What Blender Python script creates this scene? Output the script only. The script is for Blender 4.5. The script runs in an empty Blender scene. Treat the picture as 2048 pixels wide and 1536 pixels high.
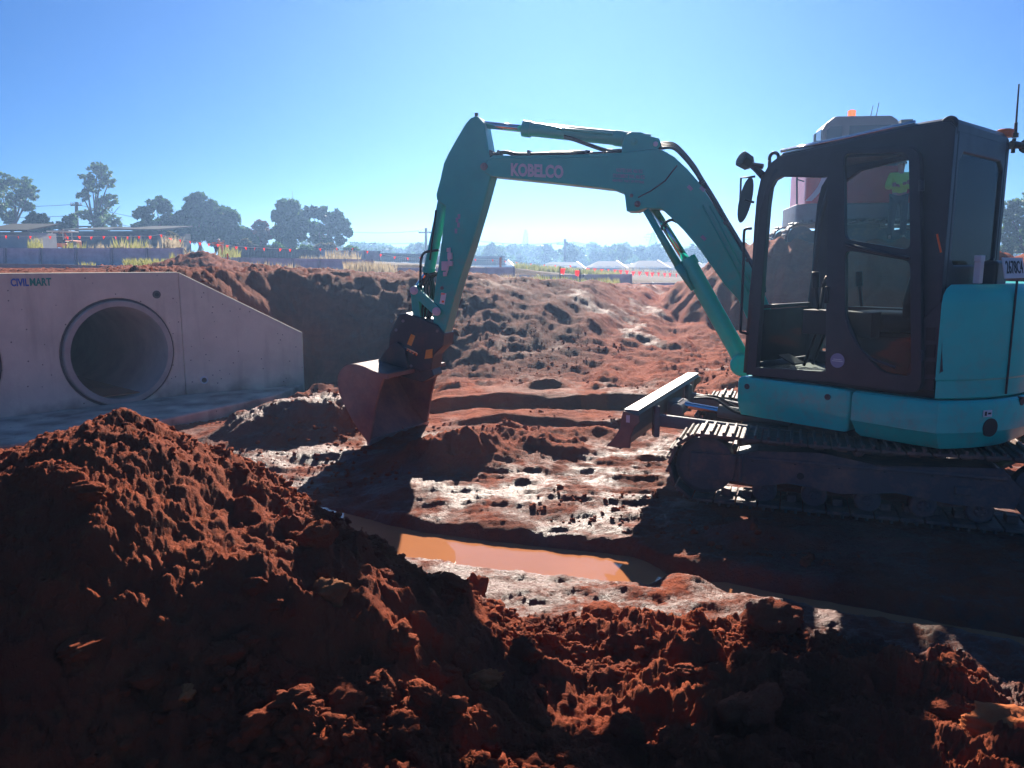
import bpy, bmesh, math, random
import numpy as np
from mathutils import Vector, Matrix
from mathutils.geometry import tessellate_polygon
R = math.radians
sc = bpy.context.scene
COL = sc.collection
rng = np.random.default_rng(7); random.seed(7)

# ------------------------------------------------------------------ camera, sky, sun, exposure
F, HOR, H = 1540.0, 530.0, 1.75
PITCH = math.atan((768-HOR)/F)
cam_d = bpy.data.cameras.new('camera'); cam = bpy.data.objects.new('camera', cam_d); COL.objects.link(cam)
cam.location = (0, 0, H); cam.rotation_euler = (math.pi/2-PITCH, 0, 0)
cam_d.sensor_width = 36; cam_d.lens = F/2048*36; cam_d.clip_end = 3000; cam_d.clip_start = .05
sc.camera = cam
SUN_AZ, SUN_EL = R(4.0), R(26)
w = bpy.data.worlds.new("World"); sc.world = w; w.use_nodes = True
nt = w.node_tree; bg = nt.nodes['Background']
sky = nt.nodes.new('ShaderNodeTexSky'); sky.sky_type = 'NISHITA'; sky.sun_disc = False
sky.sun_elevation = SUN_EL; sky.sun_rotation = SUN_AZ; sky.altitude = 100
sky.air_density = 1.0; sky.dust_density = 0.12; sky.ozone_density = 10.0
tint = nt.nodes.new('ShaderNodeMix'); tint.data_type = 'RGBA'; tint.blend_type = 'MULTIPLY'; tint.inputs['Factor'].default_value = 1; tint.inputs['B'].default_value = (.19, .47, .68, 1)
nt.links.new(sky.outputs[0], tint.inputs['A']); nt.links.new(tint.outputs['Result'], bg.inputs[0]); bg.inputs[1].default_value = .05
sd = bpy.data.lights.new('sun', 'SUN'); sun = bpy.data.objects.new('sun', sd); COL.objects.link(sun)
sd.energy = 5.0; sd.angle = R(.5); sd.color = (1, .9, .78)
sv = Vector((math.sin(SUN_AZ)*math.cos(SUN_EL), math.cos(SUN_AZ)*math.cos(SUN_EL), math.sin(SUN_EL)))
sun.rotation_euler = sv.to_track_quat('Z', 'Y').to_euler()
sc.view_settings.view_transform = 'Standard'; sc.view_settings.look = 'None'
sc.view_settings.exposure = 1.4; sc.view_settings.gamma = 1
sc.cycles.max_bounces = 6; sc.cycles.use_denoising = True
HAZE_D = 0.0022

# ------------------------------------------------------------------ helpers
FW = np.array([0, math.cos(PITCH), -math.sin(PITCH)]); UP = np.array([0, math.sin(PITCH), math.cos(PITCH)]); RT = np.array([1., 0, 0]); OC = np.array([0, 0, H])
def V(*a): return np.array(a, float)
def ray(x, y): return FW+(x-1024)/F*RT+(768-y)/F*UP
def onplane(x, y, P, n):
    r = ray(x, y); t = np.dot(P-OC, n)/np.dot(r, n); return OC+r*t
def atd(x, y, d): return onplane(x, y, V(0, d, 0), V(0, 1, 0))
def atz(x, y, z): return onplane(x, y, V(0, 0, z), V(0, 0, 1))
def mesh(name, vs, fs, mat=None, parent=None, smooth=False, bevel=0, seg=2, sub=0):
    me = bpy.data.meshes.new(name)
    o = bpy.data.objects.new(name, me); COL.objects.link(o)
    off = V(0, 0, 0)
    root = parent
    while root is not None and root.parent is not None: root = root.parent
    if root is not None: off = np.array(root.location)
    vs = np.asarray(vs, float)-off
    me.from_pydata([tuple(v) for v in vs], [], [tuple(f) for f in fs])
    me.validate()
    if smooth: me.shade_smooth()
    if mat: me.materials.append(mat)
    if parent is not None: o.parent = parent
    if bevel:
        m = o.modifiers.new('b', 'BEVEL'); m.width = bevel; m.segments = seg; m.limit_method = 'ANGLE'; m.angle_limit = R(35)
    if sub:
        m = o.modifiers.new('s', 'SUBSURF'); m.levels = sub; m.render_levels = sub
    return o
def empty(name, loc, label, cat, group=None):
    o = bpy.data.objects.new(name, None); COL.objects.link(o); o.location = tuple(loc); o.empty_display_size = .2
    return tag(o, label, cat, group)
def tag(o, label=None, cat=None, group=None, kind=None):
    if label: o['label'] = label
    if cat: o['category'] = cat
    if group: o['group'] = group
    if kind: o['kind'] = kind
    return o
class MB:
    def __init__(s): s.v = []; s.f = []; s.sm = False
    def add(s, vs, fs):
        n = len(s.v); s.v += [np.asarray(v, float) for v in vs]; s.f += [tuple(i+n for i in f) for f in fs]; return s
    def box(s, c, a, b, d):   # centre and half-extent vectors
        c, a, b, d = map(np.asarray, (c, a, b, d))
        vs = [c+i*a+j*b+k*d for i in (-1, 1) for j in (-1, 1) for k in (-1, 1)]
        return s.add(vs, [(0, 1, 3, 2), (4, 6, 7, 5), (0, 4, 5, 1), (2, 3, 7, 6), (0, 2, 6, 4), (1, 5, 7, 3)])
    def bar(s, p, q, w, h=None, up=(0, 0, 1)):
        p = np.asarray(p, float); q = np.asarray(q, float); h = h or w; d = q-p; L = np.linalg.norm(d); d = d/L
        x = np.cross(d, up)
        if np.linalg.norm(x) < 1e-4: x = np.cross(d, (1, 0, 0))
        x = x/np.linalg.norm(x); u = np.cross(x, d)
        return s.box((p+q)/2, d*L/2, x*w/2, u*h/2)
    def tube(s, pts, r, n=10, cap=True):
        pts = [np.asarray(p, float) for p in pts]; m = len(pts)
        rs = r if hasattr(r, '__len__') else [r]*m
        rings = []; prev = None
        for i in range(m):
            d = pts[min(i+1, m-1)]-pts[max(i-1, 0)]; d = d/(np.linalg.norm(d)+1e-9)
            if prev is None:
                x = np.cross(d, (0, 0, 1))
                if np.linalg.norm(x) < .1: x = np.cross(d, (1, 0, 0))
            else: x = prev-np.dot(prev, d)*d
            x = x/np.linalg.norm(x); prev = x; y = np.cross(d, x)
            rings.append([pts[i]+rs[i]*(math.cos(2*math.pi*k/n)*x+math.sin(2*math.pi*k/n)*y) for k in range(n)])
        vs = [v for g in rings for v in g]
        fs = [(i*n+k, i*n+(k+1) % n, (i+1)*n+(k+1) % n, (i+1)*n+k) for i in range(m-1) for k in range(n)]
        if cap: fs += [tuple(range(n))[::-1], tuple((m-1)*n+k for k in range(n))]
        return s.add(vs, fs)
    def prism(s, pts, e):     # closed polygon swept by e
        pts = [np.asarray(p, float) for p in pts]; n = len(pts); e = np.asarray(e, float)
        tris = tessellate_polygon([[Vector(p) for p in pts]])
        fs = [t for t in tris]+[tuple(i+n for i in t[::-1]) for t in tris]
        fs += [(i, (i+1) % n, (i+1) % n+n, i+n) for i in range(n)]
        return s.add(pts+[p+e for p in pts], fs)
    def prism_holes(s, outer, holes, e):
        loops = [[np.asarray(p, float) for p in lp] for lp in [outer]+holes]; e = np.asarray(e, float)
        allp = [p for lp in loops for p in lp]; n = len(allp)
        tris = tessellate_polygon([[Vector(p) for p in lp] for lp in loops])
        fs = list(tris)+[tuple(i+n for i in t[::-1]) for t in tris]
        b = 0
        for lp in loops:
            m = len(lp); fs += [(b+i, b+(i+1) % m, b+(i+1) % m+n, b+i+n) for i in range(m)]; b += m
        return s.add(allp+[p+e for p in allp], fs)
    def out(s, name, mat, parent=None, **k):
        return mesh(name, s.v, s.f, mat, parent, **k)
def fixn(o):
    bm = bmesh.new(); bm.from_mesh(o.data); bmesh.ops.remove_doubles(bm, verts=bm.verts, dist=1e-5); bmesh.ops.recalc_face_normals(bm, faces=bm.faces); bm.to_mesh(o.data); bm.free(); return o
def smooth_angle(o, deg=35):
    me = o.data; me.shade_smooth()
    try: me.set_sharp_from_angle(angle=R(deg))
    except Exception: pass
    return o
def rounded(pts, r, n=4):
    """round the corners of a planar polygon"""
    out = []; m = len(pts); pts = [np.asarray(p, float) for p in pts]
    for i in range(m):
        p = pts[i]; a = pts[i-1]-p; b = pts[(i+1) % m]-p
        la, lb = np.linalg.norm(a), np.linalg.norm(b); rr = min(r, la*.45, lb*.45)
        A = p+a/la*rr; B = p+b/lb*rr
        for k in range(n+1):
            t = k/n; out.append((1-t)**2*A+2*t*(1-t)*p+t*t*B)
    return out
def arc_curve(pts, k=6):
    """Catmull-Rom through points"""
    pts = [np.asarray(p, float) for p in pts]; o = []
    P = [2*pts[0]-pts[1]]+pts+[2*pts[-1]-pts[-2]]
    for i in range(1, len(P)-2):
        for j in range(k):
            t = j/k
            o.append(.5*((2*P[i])+(-P[i-1]+P[i+1])*t+(2*P[i-1]-5*P[i]+4*P[i+1]-P[i+2])*t*t+(-P[i-1]+3*P[i]-3*P[i+1]+P[i+2])*t**3))
    o.append(pts[-1]); return o
def text(name, s, P, right, up, height, mat, parent, width=None, bold=0.0, depth=.004, group=None):
    cu = bpy.data.curves.new(name, 'FONT'); cu.body = s; cu.size = 1; cu.offset = bold; cu.extrude = .01; cu.resolution_u = 3
    t = bpy.data.objects.new(name+'_tmp', cu); COL.objects.link(t)
    dg = bpy.context.evaluated_depsgraph_get(); me = bpy.data.meshes.new_from_object(t.evaluated_get(dg))
    n = len(me.vertices); a = np.zeros(n*3); me.vertices.foreach_get('co', a); a = a.reshape(-1, 3)
    bpy.data.objects.remove(t)
    mn, mx = a.min(0), a.max(0); a = (a-mn)/(mx-mn+1e-9)
    wd = width or height*(mx[0]-mn[0])/(mx[1]-mn[1])
    right = np.asarray(right); up = np.asarray(up); nrm = np.cross(right, up); nrm = nrm/np.linalg.norm(nrm)
    vs = P+a[:, :1]*wd*right+a[:, 1:2]*height*up+(a[:, 2:]-.0)*depth*nrm
    fs = [tuple(p.vertices) for p in me.polygons]; bpy.data.meshes.remove(me)
    return mesh(name, vs, fs, mat, parent)

# ------------------------------------------------------------------ numpy noise
def _h(ix, iy, s):
    n = (ix*374761393+iy*668265263+s*974634777) & 0xffffffff
    n = ((n ^ (n >> 13))*1274126177) & 0xffffffff
    return ((n ^ (n >> 16)) & 0xffff)/65535.0
def vnoise(x, y, s=0):
    xi = np.floor(x).astype(np.int64); yi = np.floor(y).astype(np.int64); fx = x-xi; fy = y-yi
    fx = fx*fx*fx*(fx*(fx*6-15)+10); fy = fy*fy*fy*(fy*(fy*6-15)+10)
    a = _h(xi, yi, s); b = _h(xi+1, yi, s); c = _h(xi, yi+1, s); d = _h(xi+1, yi+1, s)
    return (a+(b-a)*fx)*(1-fy)+(c+(d-c)*fx)*fy
def fbm(x, y, s=0, o=4, g=.5):
    t = 0; a = 1; n = 0
    for i in range(o): t = t+a*(vnoise(x*2**i+17.3*i, y*2**i-9.1*i, s+i)-.5); n += a; a *= g
    return t/n*2
def worley(x, y, s=0, soft=False):
    """domed cells: 1 at a cell's centre falling to 0 at its edge, each with its own height"""
    xi = np.floor(x).astype(np.int64); yi = np.floor(y).astype(np.int64)
    best = np.zeros_like(x)
    for dx in (-1, 0, 1):
        for dy in (-1, 0, 1):
            cx = xi+dx; cy = yi+dy
            px = cx+_h(cx, cy, s); py = cy+_h(cx, cy, s+5); rr = .35+.55*_h(cx, cy, s+9)
            d2 = ((x-px)**2+(y-py)**2)/(rr*rr)
            best = np.maximum(best, (np.clip(1-d2, 0, 1)**(1.0 if soft else .5))*rr)
    return best
def ss(t): t = np.clip(t, 0, 1); return t*t*(3-2*t)
def lerp(a, b, t): return a+(b-a)*t

# ------------------------------------------------------------------ materials
def mat(name, color, rough=.6, metal=0, spec=.5, var=0, vscale=5, bump=0, bscale=40, color2=None, coat=0, trans=0, emit=None, alpha=1, ior=1.45):
    m = bpy.data.materials.new(name); m.use_nodes = True; n = m.node_tree; b = n.nodes['Principled BSDF']
    b.inputs['Base Color'].default_value = (*color, 1); b.inputs['Roughness'].default_value = rough; b.inputs['Metallic'].default_value = metal
    b.inputs['Specular IOR Level'].default_value = spec; b.inputs['Coat Weight'].default_value = coat; b.inputs['Coat Roughness'].default_value = .12
    b.inputs['Transmission Weight'].default_value = trans; b.inputs['IOR'].default_value = ior
    if emit: b.inputs['Emission Color'].default_value = (*emit[:3], 1); b.inputs['Emission Strength'].default_value = emit[3]
    tc = n.nodes.new('ShaderNodeTexCoord')
    if color2 is not None or var:
        no = n.nodes.new('ShaderNodeTexNoise'); no.inputs['Scale'].default_value = vscale; no.inputs['Detail'].default_value = 6; no.inputs['Roughness'].default_value = .65
        n.links.new(tc.outputs['Object'], no.inputs['Vector'])
        cr = n.nodes.new('ShaderNodeValToRGB'); cr.color_ramp.elements[0].position = .38; cr.color_ramp.elements[1].position = .68
        c2 = color2 if color2 is not None else tuple(c*(1-var) for c in color)
        cr.color_ramp.elements[0].color = (*color, 1); cr.color_ramp.elements[1].color = (*c2, 1)
        n.links.new(no.outputs['Fac'], cr.inputs[0]); n.links.new(cr.outputs[0], b.inputs['Base Color'])
        mr = n.nodes.new('ShaderNodeMapRange'); mr.inputs[3].default_value = max(0, rough-.08); mr.inputs[4].default_value = min(1, rough+.15) if rough > .01 else .01
        n.links.new(no.outputs['Fac'], mr.inputs[0]); n.links.new(mr.outputs[0], b.inputs['Roughness'])
    if bump:
        nb = n.nodes.new('ShaderNodeTexNoise'); nb.inputs['Scale'].default_value = bscale; nb.inputs['Detail'].default_value = 8
        n.links.new(tc.outputs['Object'], nb.inputs['Vector'])
        bp = n.nodes.new('ShaderNodeBump'); bp.inputs['Strength'].default_value = bump; bp.inputs['Distance'].default_value = .02
        n.links.new(nb.outputs['Fac'], bp.inputs['Height']); n.links.new(bp.outputs[0], b.inputs['Normal'])
    return m
def dusty(m, dust=(.30, .12, .06), amount=.5, scale=3, zlo=None, zhi=None):
    """dried mud over a painted surface: blotches, thicker low down where it is thrown up"""
    n = m.node_tree; b = n.nodes['Principled BSDF']
    src = b.inputs['Base Color'].links[0].from_socket if b.inputs['Base Color'].links else None
    tc = n.nodes.new('ShaderNodeNewGeometry'); no = n.nodes.new('ShaderNodeTexNoise'); no.inputs['Scale'].default_value = scale; no.inputs['Detail'].default_value = 9; no.inputs['Roughness'].default_value = .7
    n.links.new(tc.outputs['Position'], no.inputs['Vector'])
    mr = n.nodes.new('ShaderNodeMapRange'); mr.inputs[1].default_value = .48; mr.inputs[2].default_value = .75; mr.inputs[4].default_value = amount
    n.links.new(no.outputs['Fac'], mr.inputs[0]); fac = mr.outputs[0]
    if zlo is not None:
        sp = n.nodes.new('ShaderNodeSeparateXYZ'); n.links.new(tc.outputs['Position'], sp.inputs[0])
        m2 = n.nodes.new('ShaderNodeMapRange'); m2.inputs[1].default_value = zhi; m2.inputs[2].default_value = zlo; n.links.new(sp.outputs['Z'], m2.inputs[0])
        ad = n.nodes.new('ShaderNodeMath'); ad.operation = 'MULTIPLY'; n.links.new(fac, ad.inputs[0]); n.links.new(m2.outputs[0], ad.inputs[1]); fac = ad.outputs[0]
    mx = n.nodes.new('ShaderNodeMix'); mx.data_type = 'RGBA'; mx.inputs['B'].default_value = (*dust, 1)
    if src: n.links.new(src, mx.inputs['A'])
    else: mx.inputs['A'].default_value = b.inputs['Base Color'].default_value
    n.links.new(fac, mx.inputs['Factor']); n.links.new(mx.outputs['Result'], b.inputs['Base Color'])
    return m
M = {}
M['teal'] = dusty(mat('teal_paint', (.018, .66, .50), .3, spec=.5, coat=.35, var=.12, vscale=2), amount=.6, scale=7, zlo=.2, zhi=1.7)
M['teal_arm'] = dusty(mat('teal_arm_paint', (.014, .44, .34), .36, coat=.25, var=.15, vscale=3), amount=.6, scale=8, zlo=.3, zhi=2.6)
M['dark'] = dusty(mat('dark_grey_paint', (.034, .038, .046), .42, var=.25, vscale=4, coat=.1), dust=(.16, .08, .05), amount=.4, zlo=.4, zhi=2.4)
M['undercarriage'] = dusty(mat('undercarriage_steel', (.075, .07, .07), .6, bump=.5, bscale=18), dust=(.26, .13, .085), amount=1., scale=5)
M['pad'] = dusty(mat('track_pad_steel', (.10, .07, .055), .6, metal=.1, bump=.6, bscale=20), dust=(.36, .17, .10), amount=1., scale=5)
M['rubber'] = mat('black_rubber', (.014, .014, .015), .5)
M['chrome'] = mat('chrome', (.6, .58, .56), .12, metal=1)
M['steel'] = mat('scraped_steel', (.42, .42, .42), .38, metal=.7, var=.4, vscale=8, bump=.1)
M['bladegrey'] = dusty(mat('blade_grey', (.15, .15, .155), .5, bump=.15), dust=(.22, .08, .045), amount=.7, scale=6)
M['bladetop'] = dusty(mat('blade_top', (.20, .20, .20), .5, metal=.2, bump=.1), dust=(.16, .06, .035), amount=.8, scale=9)
M['bucket'] = dusty(mat('rusty_bucket', (.30, .17, .12), .6, metal=.1, color2=(.16, .11, .10), vscale=4, bump=.25, bscale=25), dust=(.2, .07, .04), amount=.5)
M['hitch'] = dusty(mat('hitch_black', (.02, .03, .035), .4), amount=.3)
M['yellow'] = mat('orange_yellow_label', (.75, .33, .04), .5, var=.3)
M['white'] = mat('white_paint', (.72, .72, .7), .5, var=.1)
M['pinkwhite'] = mat('white_decal', (.62, .55, .58), .5)
M['blackink'] = mat('black_ink', (.02, .02, .02), .6)
M['orange'] = mat('orange_plastic', (.9, .17, .03), .4)
M['amber'] = mat('amber_lens', (1, .22, .03), .2, coat=.5, emit=(1, .2, .03, .5))
M['mauve'] = mat('mauve_sticker', (.34, .32, .42), .5)
def glass(name, tint, dens):
    m = bpy.data.materials.new(name); m.use_nodes = True; n = m.node_tree; n.nodes.clear()
    o = n.nodes.new('ShaderNodeOutputMaterial'); tr = n.nodes.new('ShaderNodeBsdfTransparent'); gl = n.nodes.new('ShaderNodeBsdfGlossy'); di = n.nodes.new('ShaderNodeBsdfDiffuse')
    tr.inputs[0].default_value = (*tint, 1); gl.inputs['Roughness'].default_value = .02; di.inputs[0].default_value = (.35, .3, .28, 1)
    fr = n.nodes.new('ShaderNodeFresnel'); fr.inputs[0].default_value = 1.28
    m1 = n.nodes.new('ShaderNodeMixShader'); m2 = n.nodes.new('ShaderNodeMixShader')
    tc = n.nodes.new('ShaderNodeTexCoord'); no = n.nodes.new('ShaderNodeTexNoise'); no.inputs['Scale'].default_value = 7; no.inputs['Detail'].default_value = 8
    mr = n.nodes.new('ShaderNodeMapRange'); mr.inputs[1].default_value = .45; mr.inputs[2].default_value = .8; mr.inputs[3].default_value = dens*.3; mr.inputs[4].default_value = dens
    n.links.new(tc.outputs['Object'], no.inputs[0]); n.links.new(no.outputs[0], mr.inputs[0])
    n.links.new(mr.outputs[0], m1.inputs[0]); n.links.new(tr.outputs[0], m1.inputs[1]); n.links.new(di.outputs[0], m1.inputs[2])
    n.links.new(fr.outputs[0], m2.inputs[0]); n.links.new(m1.outputs[0], m2.inputs[1]); n.links.new(gl.outputs[0], m2.inputs[2]); n.links.new(m2.outputs[0], o.inputs[0])
    return m
M['glass'] = glass('cab_glass', (.86, .93, .91), .05)
M['glass_dusty'] = glass('dusty_cab_glass', (.86, .90, .88), .05)
M['mirror'] = mat('mirror_back', (.02, .02, .022), .3)

def soil_material():
    m = bpy.data.materials.new('red_soil'); m.use_nodes = True; n = m.node_tree; b = n.nodes['Principled BSDF']; L = n.links.new
    geo = n.nodes.new('ShaderNodeNewGeometry')
    at = n.nodes.new('ShaderNodeAttribute'); at.attribute_name = 'wet'
    ag = n.nodes.new('ShaderNodeAttribute'); ag.attribute_name = 'dull'
    def noise(s, d=6, r=.6):
        k = n.nodes.new('ShaderNodeTexNoise'); k.inputs['Scale'].default_value = s; k.inputs['Detail'].default_value = d; k.inputs['Roughness'].default_value = r
        L(geo.outputs['Position'], k.inputs['Vector']); return k.outputs['Fac']
    def mix(f, a, c):
        k = n.nodes.new('ShaderNodeMix'); k.data_type = 'RGBA'
        for s, v in (('Factor', f), ('A', a), ('B', c)):
            if isinstance(v, tuple): k.inputs[s].default_value = (*v, 1)
            elif isinstance(v, float): k.inputs[s].default_value = v
            else: L(v, k.inputs[s])
        return k.outputs['Result']
    def mrange(f, a, c, d, e):
        k = n.nodes.new('ShaderNodeMapRange'); L(f, k.inputs[0])
        for i, v in enumerate((a, c, d, e)): k.inputs[i+1].default_value = v
        return k.outputs[0]
    def math_(op, a, c):
        k = n.nodes.new('ShaderNodeMath'); k.operation = op; k.use_clamp = False
        for i, v in enumerate((a, c)):
            if isinstance(v, float): k.inputs[i].default_value = v
            else: L(v, k.inputs[i])
        return k.outputs[0]
    dry = mix(mrange(noise(2.2), .35, .7, 0, 1), (.47, .098, .034), (.33, .060, .024))
    dry = mix(mrange(noise(14, 8), .55, .78, 0, .6), dry, (.50, .17, .055))
    dry = mix(mrange(noise(5, 8), .62, .8, 0, .5), dry, (.11, .034, .024))
    wetc = mix(mrange(noise(4), .4, .65, 0, 1), (.20, .062, .036), (.13, .042, .028))
    patch = mrange(noise(1.6, 7, .7), .44, .56, .0, 1.)
    dp = n.nodes.new('ShaderNodeAttribute'); dp.attribute_name = 'bank_dark'
    sh = n.nodes.new('ShaderNodeAttribute'); sh.attribute_name = 'sheen'
    wet = math_('MAXIMUM', math_('MULTIPLY', at.outputs['Fac'], patch), math_('MULTIPLY', sh.outputs['Fac'], mrange(noise(4.5, 9, .75), .44, .56, .0, .95)))
    c = mix(wet, dry, wetc)
    c = mix(math_('MULTIPLY', mrange(noise(.9, 8, .7), .36, .58, .25, .9), mrange(at.outputs['Fac'], 0, .01, .6, 1)), c, wetc)
    c = mix(math_('MULTIPLY', dp.outputs['Fac'], mrange(noise(1.1, 7, .65), .3, .6, .75, 1.)), c, mix(mrange(noise(6, 7, .7), .4, .7, 0, 1), (.18, .052, .030), (.11, .036, .024)))  # mixes a darker brown into the soil of the bank
    c = mix(ag.outputs['Fac'], c, mix(mrange(noise(.8, 6), .4, .6, 0, 1), (.16, .095, .06), (.11, .085, .045)))
    L(c, b.inputs['Base Color'])
    rg = math_('SUBTRACT', .88, math_('MULTIPLY', wet, .42)); L(rg, b.inputs['Roughness'])
    L(mrange(wet, 0, 1, .06, .34), b.inputs['Specular IOR Level'])
    bh = math_('ADD', math_('MULTIPLY', noise(16, 10, .72), 1.2), math_('MULTIPLY', noise(60, 6, .7), .6))
    bp = n.nodes.new('ShaderNodeBump'); bp.inputs['Strength'].default_value = 1.0; bp.inputs['Distance'].default_value = .03; L(bh, bp.inputs['Height']); L(bp.outputs[0], b.inputs['Normal'])
    return m
M['soil'] = soil_material()
M['concrete'] = mat('concrete', (.74, .66, .50), .85, color2=(.60, .53, .40), vscale=1.6, bump=.12, bscale=30)
def concrete_streaks(m):
    n = m.node_tree; b = n.nodes['Principled BSDF']; src = b.inputs['Base Color'].links[0].from_socket
    g = n.nodes.new('ShaderNodeNewGeometry'); mp = n.nodes.new('ShaderNodeMapping'); mp.inputs['Scale'].default_value = (5, 5, .5)
    no = n.nodes.new('ShaderNodeTexNoise'); no.inputs['Scale'].default_value = 1.3; no.inputs['Detail'].default_value = 8
    n.links.new(g.outputs['Position'], mp.inputs[0]); n.links.new(mp.outputs[0], no.inputs[0])
    mr = n.nodes.new('ShaderNodeMapRange'); mr.inputs[1].default_value = .56; mr.inputs[2].default_value = .75; mr.inputs[4].default_value = .28; n.links.new(no.outputs[0], mr.inputs[0])
    mx = n.nodes.new('ShaderNodeMix'); mx.data_type = 'RGBA'; mx.inputs['B'].default_value = (.2, .13, .10, 1)
    n.links.new(src, mx.inputs['A']); n.links.new(mr.outputs[0], mx.inputs['Factor'])
    # splashed red mud close to the invert
    sp = n.nodes.new('ShaderNodeSeparateXYZ'); n.links.new(g.outputs['Position'], sp.inputs[0])
    n2 = n.nodes.new('ShaderNodeTexNoise'); n2.inputs['Scale'].default_value = 2.5; n2.inputs['Detail'].default_value = 7; n.links.new(g.outputs['Position'], n2.inputs[0])
    ad = n.nodes.new('ShaderNodeMath'); ad.operation = 'MULTIPLY_ADD'; ad.inputs[1].default_value = -.8; n.links.new(n2.outputs[0], ad.inputs[0]); n.links.new(sp.outputs['Z'], ad.inputs[2])
    m3 = n.nodes.new('ShaderNodeMapRange'); m3.inputs[1].default_value = -.38; m3.inputs[2].default_value = -.62; m3.inputs[4].default_value = .7; n.links.new(ad.outputs[0], m3.inputs[0])
    mx2 = n.nodes.new('ShaderNodeMix'); mx2.data_type = 'RGBA'; mx2.inputs['B'].default_value = (.16, .085, .06, 1); n.links.new(mx.outputs['Result'], mx2.inputs['A']); n.links.new(m3.outputs[0], mx2.inputs['Factor'])
    n.links.new(mx2.outputs['Result'], b.inputs['Base Color'])
concrete_streaks(M['concrete'])
def pits(m):
    n = m.node_tree; b = n.nodes['Principled BSDF']; g = n.nodes.new('ShaderNodeNewGeometry'); v = n.nodes.new('ShaderNodeTexVoronoi'); v.inputs['Scale'].default_value = 9
    n.links.new(g.outputs['Position'], v.inputs['Vector']); mr = n.nodes.new('ShaderNodeMapRange'); mr.inputs[1].default_value = .06; mr.inputs[2].default_value = .10; n.links.new(v.outputs['Distance'], mr.inputs[0])
    src = b.inputs['Base Color'].links[0].from_socket; mx = n.nodes.new('ShaderNodeMix'); mx.data_type = 'RGBA'; mx.inputs['A'].default_value = (.16, .12, .09, 1); n.links.new(src, mx.inputs['B']); n.links.new(mr.outputs[0], mx.inputs['Factor']); n.links.new(mx.outputs['Result'], b.inputs['Base Color'])
pits(M['concrete'])
M['pipe_in'] = mat('pipe_concrete', (.48, .40, .33), .85, color2=(.34, .28, .23), vscale=2, bump=.1)
M['mortar'] = mat('mortar_ring', (.12, .10, .09), .9, bump=.4, bscale=20, var=.3)
M['leaf'] = None

# ------------------------------------------------------------------ terrain
TH_T = R(20); FT = V(-math.cos(TH_T), math.sin(TH_T), 0); LT = V(-math.sin(TH_T), -math.cos(TH_T), 0)
CS = V(2.796, 6.13, 0)                         # slewing centre of the near excavator
TH_U = R(50); FU = V(-math.cos(TH_U), math.sin(TH_U), 0); LU = V(-math.sin(TH_U), -math.cos(TH_U), 0)
ZV = V(0, 0, 1)
WATER = -.15
pc = [atz(x, y, WATER) for x, y in ((560, 1035), (720, 1070), (830, 1098), (1060, 1124), (1300, 1152), (1450, 1185), (1590, 1216), (1900, 1275), (2400, 1380))]
PCX = np.array([p[0] for p in pc]); PCY = np.array([p[1] for p in pc])
# headwall frame
WA = V(-4.72, 11.0, 0); AW = R(48)
WL = V(-math.cos(AW), -math.sin(AW), 0)        # along the wall to the left
WN = V(math.sin(AW), -math.cos(AW), 0)         # out of the wall towards the pit
AG = R(33); GR = V(math.cos(AG), math.sin(AG), 0); GN = V(math.sin(AG), -math.cos(AG), 0)   # wing wall
_a1 = atz(0, 893, -.10); _a3 = atz(548, 791, -.10); APE = (_a1[0], _a1[1], _a3[0], _a3[1])
UC = np.array([-.45, -.3, -.2, -.1, 0, .1, .2, .28, .45, .9])
DC = np.array([13.4, 13.8, 14.5, 15, 16, 17.5, 23, 27, 27, 27.])
DT = np.array([11.9, 12.0, 11.8, 11.5, 11, 10.5, 10, 10, 10, 10.])
ZC = np.array([1.60, 1.58, 1.54, 1.46, 1.39, 1.31, 1.10, 1.1, 1.15, 1.2])
def foot_y(x): return np.interp(x, [-6, -2.4, -1.2, -.5, 0, .5, 1.2, 1.8, 2.4, 4], [4.6, 4.9, 4.45, 4.2, 3.95, 3.75, 3.6, 3.35, 3.0, 2.6])
def far_z(x, y):
    u = x/np.maximum(y, 1)
    zc = np.interp(u, UC, ZC)
    left = ss((-.02-u)/.12)                   # the left side is terraced up
    z30 = np.interp(u, [-.7, -.42, -.3, -.2, 0, .1, .2, .5], [1.72, 1.6, 1.45, 1.38, 1.2, 1.0, .95, 1.0])
    z = lerp(zc, z30, ss((y-16)/13))
    z_beh = np.interp(u, [-.7, -.42, -.41, -.2, -.19, 0, .1, .2, .5], [2.38, 2.38, 2.0, 1.9, 1.75, 1.6, 1.25, 1.0, 1.0])
    z = np.where(y > 31.6, z_beh, z)
    z60 = np.interp(u, [-.7, -.42, -.2, 0, .2, .5, .9], [2.4, 2.4, 2.1, 1.5, .9, 1.0, 2.5])
    z = np.where(y > 31.6, lerp(z_beh, z60, ss((y-31.6)/29)), z)
    z110 = np.interp(u, [-.7, -.42, -.2, 0, .2, .5], [2.8, 2.7, 2.2, 1.2, .5, .9])
    z = np.where(y > 60, lerp(z60, z110, ss((y-60)/50)), z)
    z = np.where(y > 110, lerp(z110, 2.0+0*z, ss((y-110)/140)), z)
    return z
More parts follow.
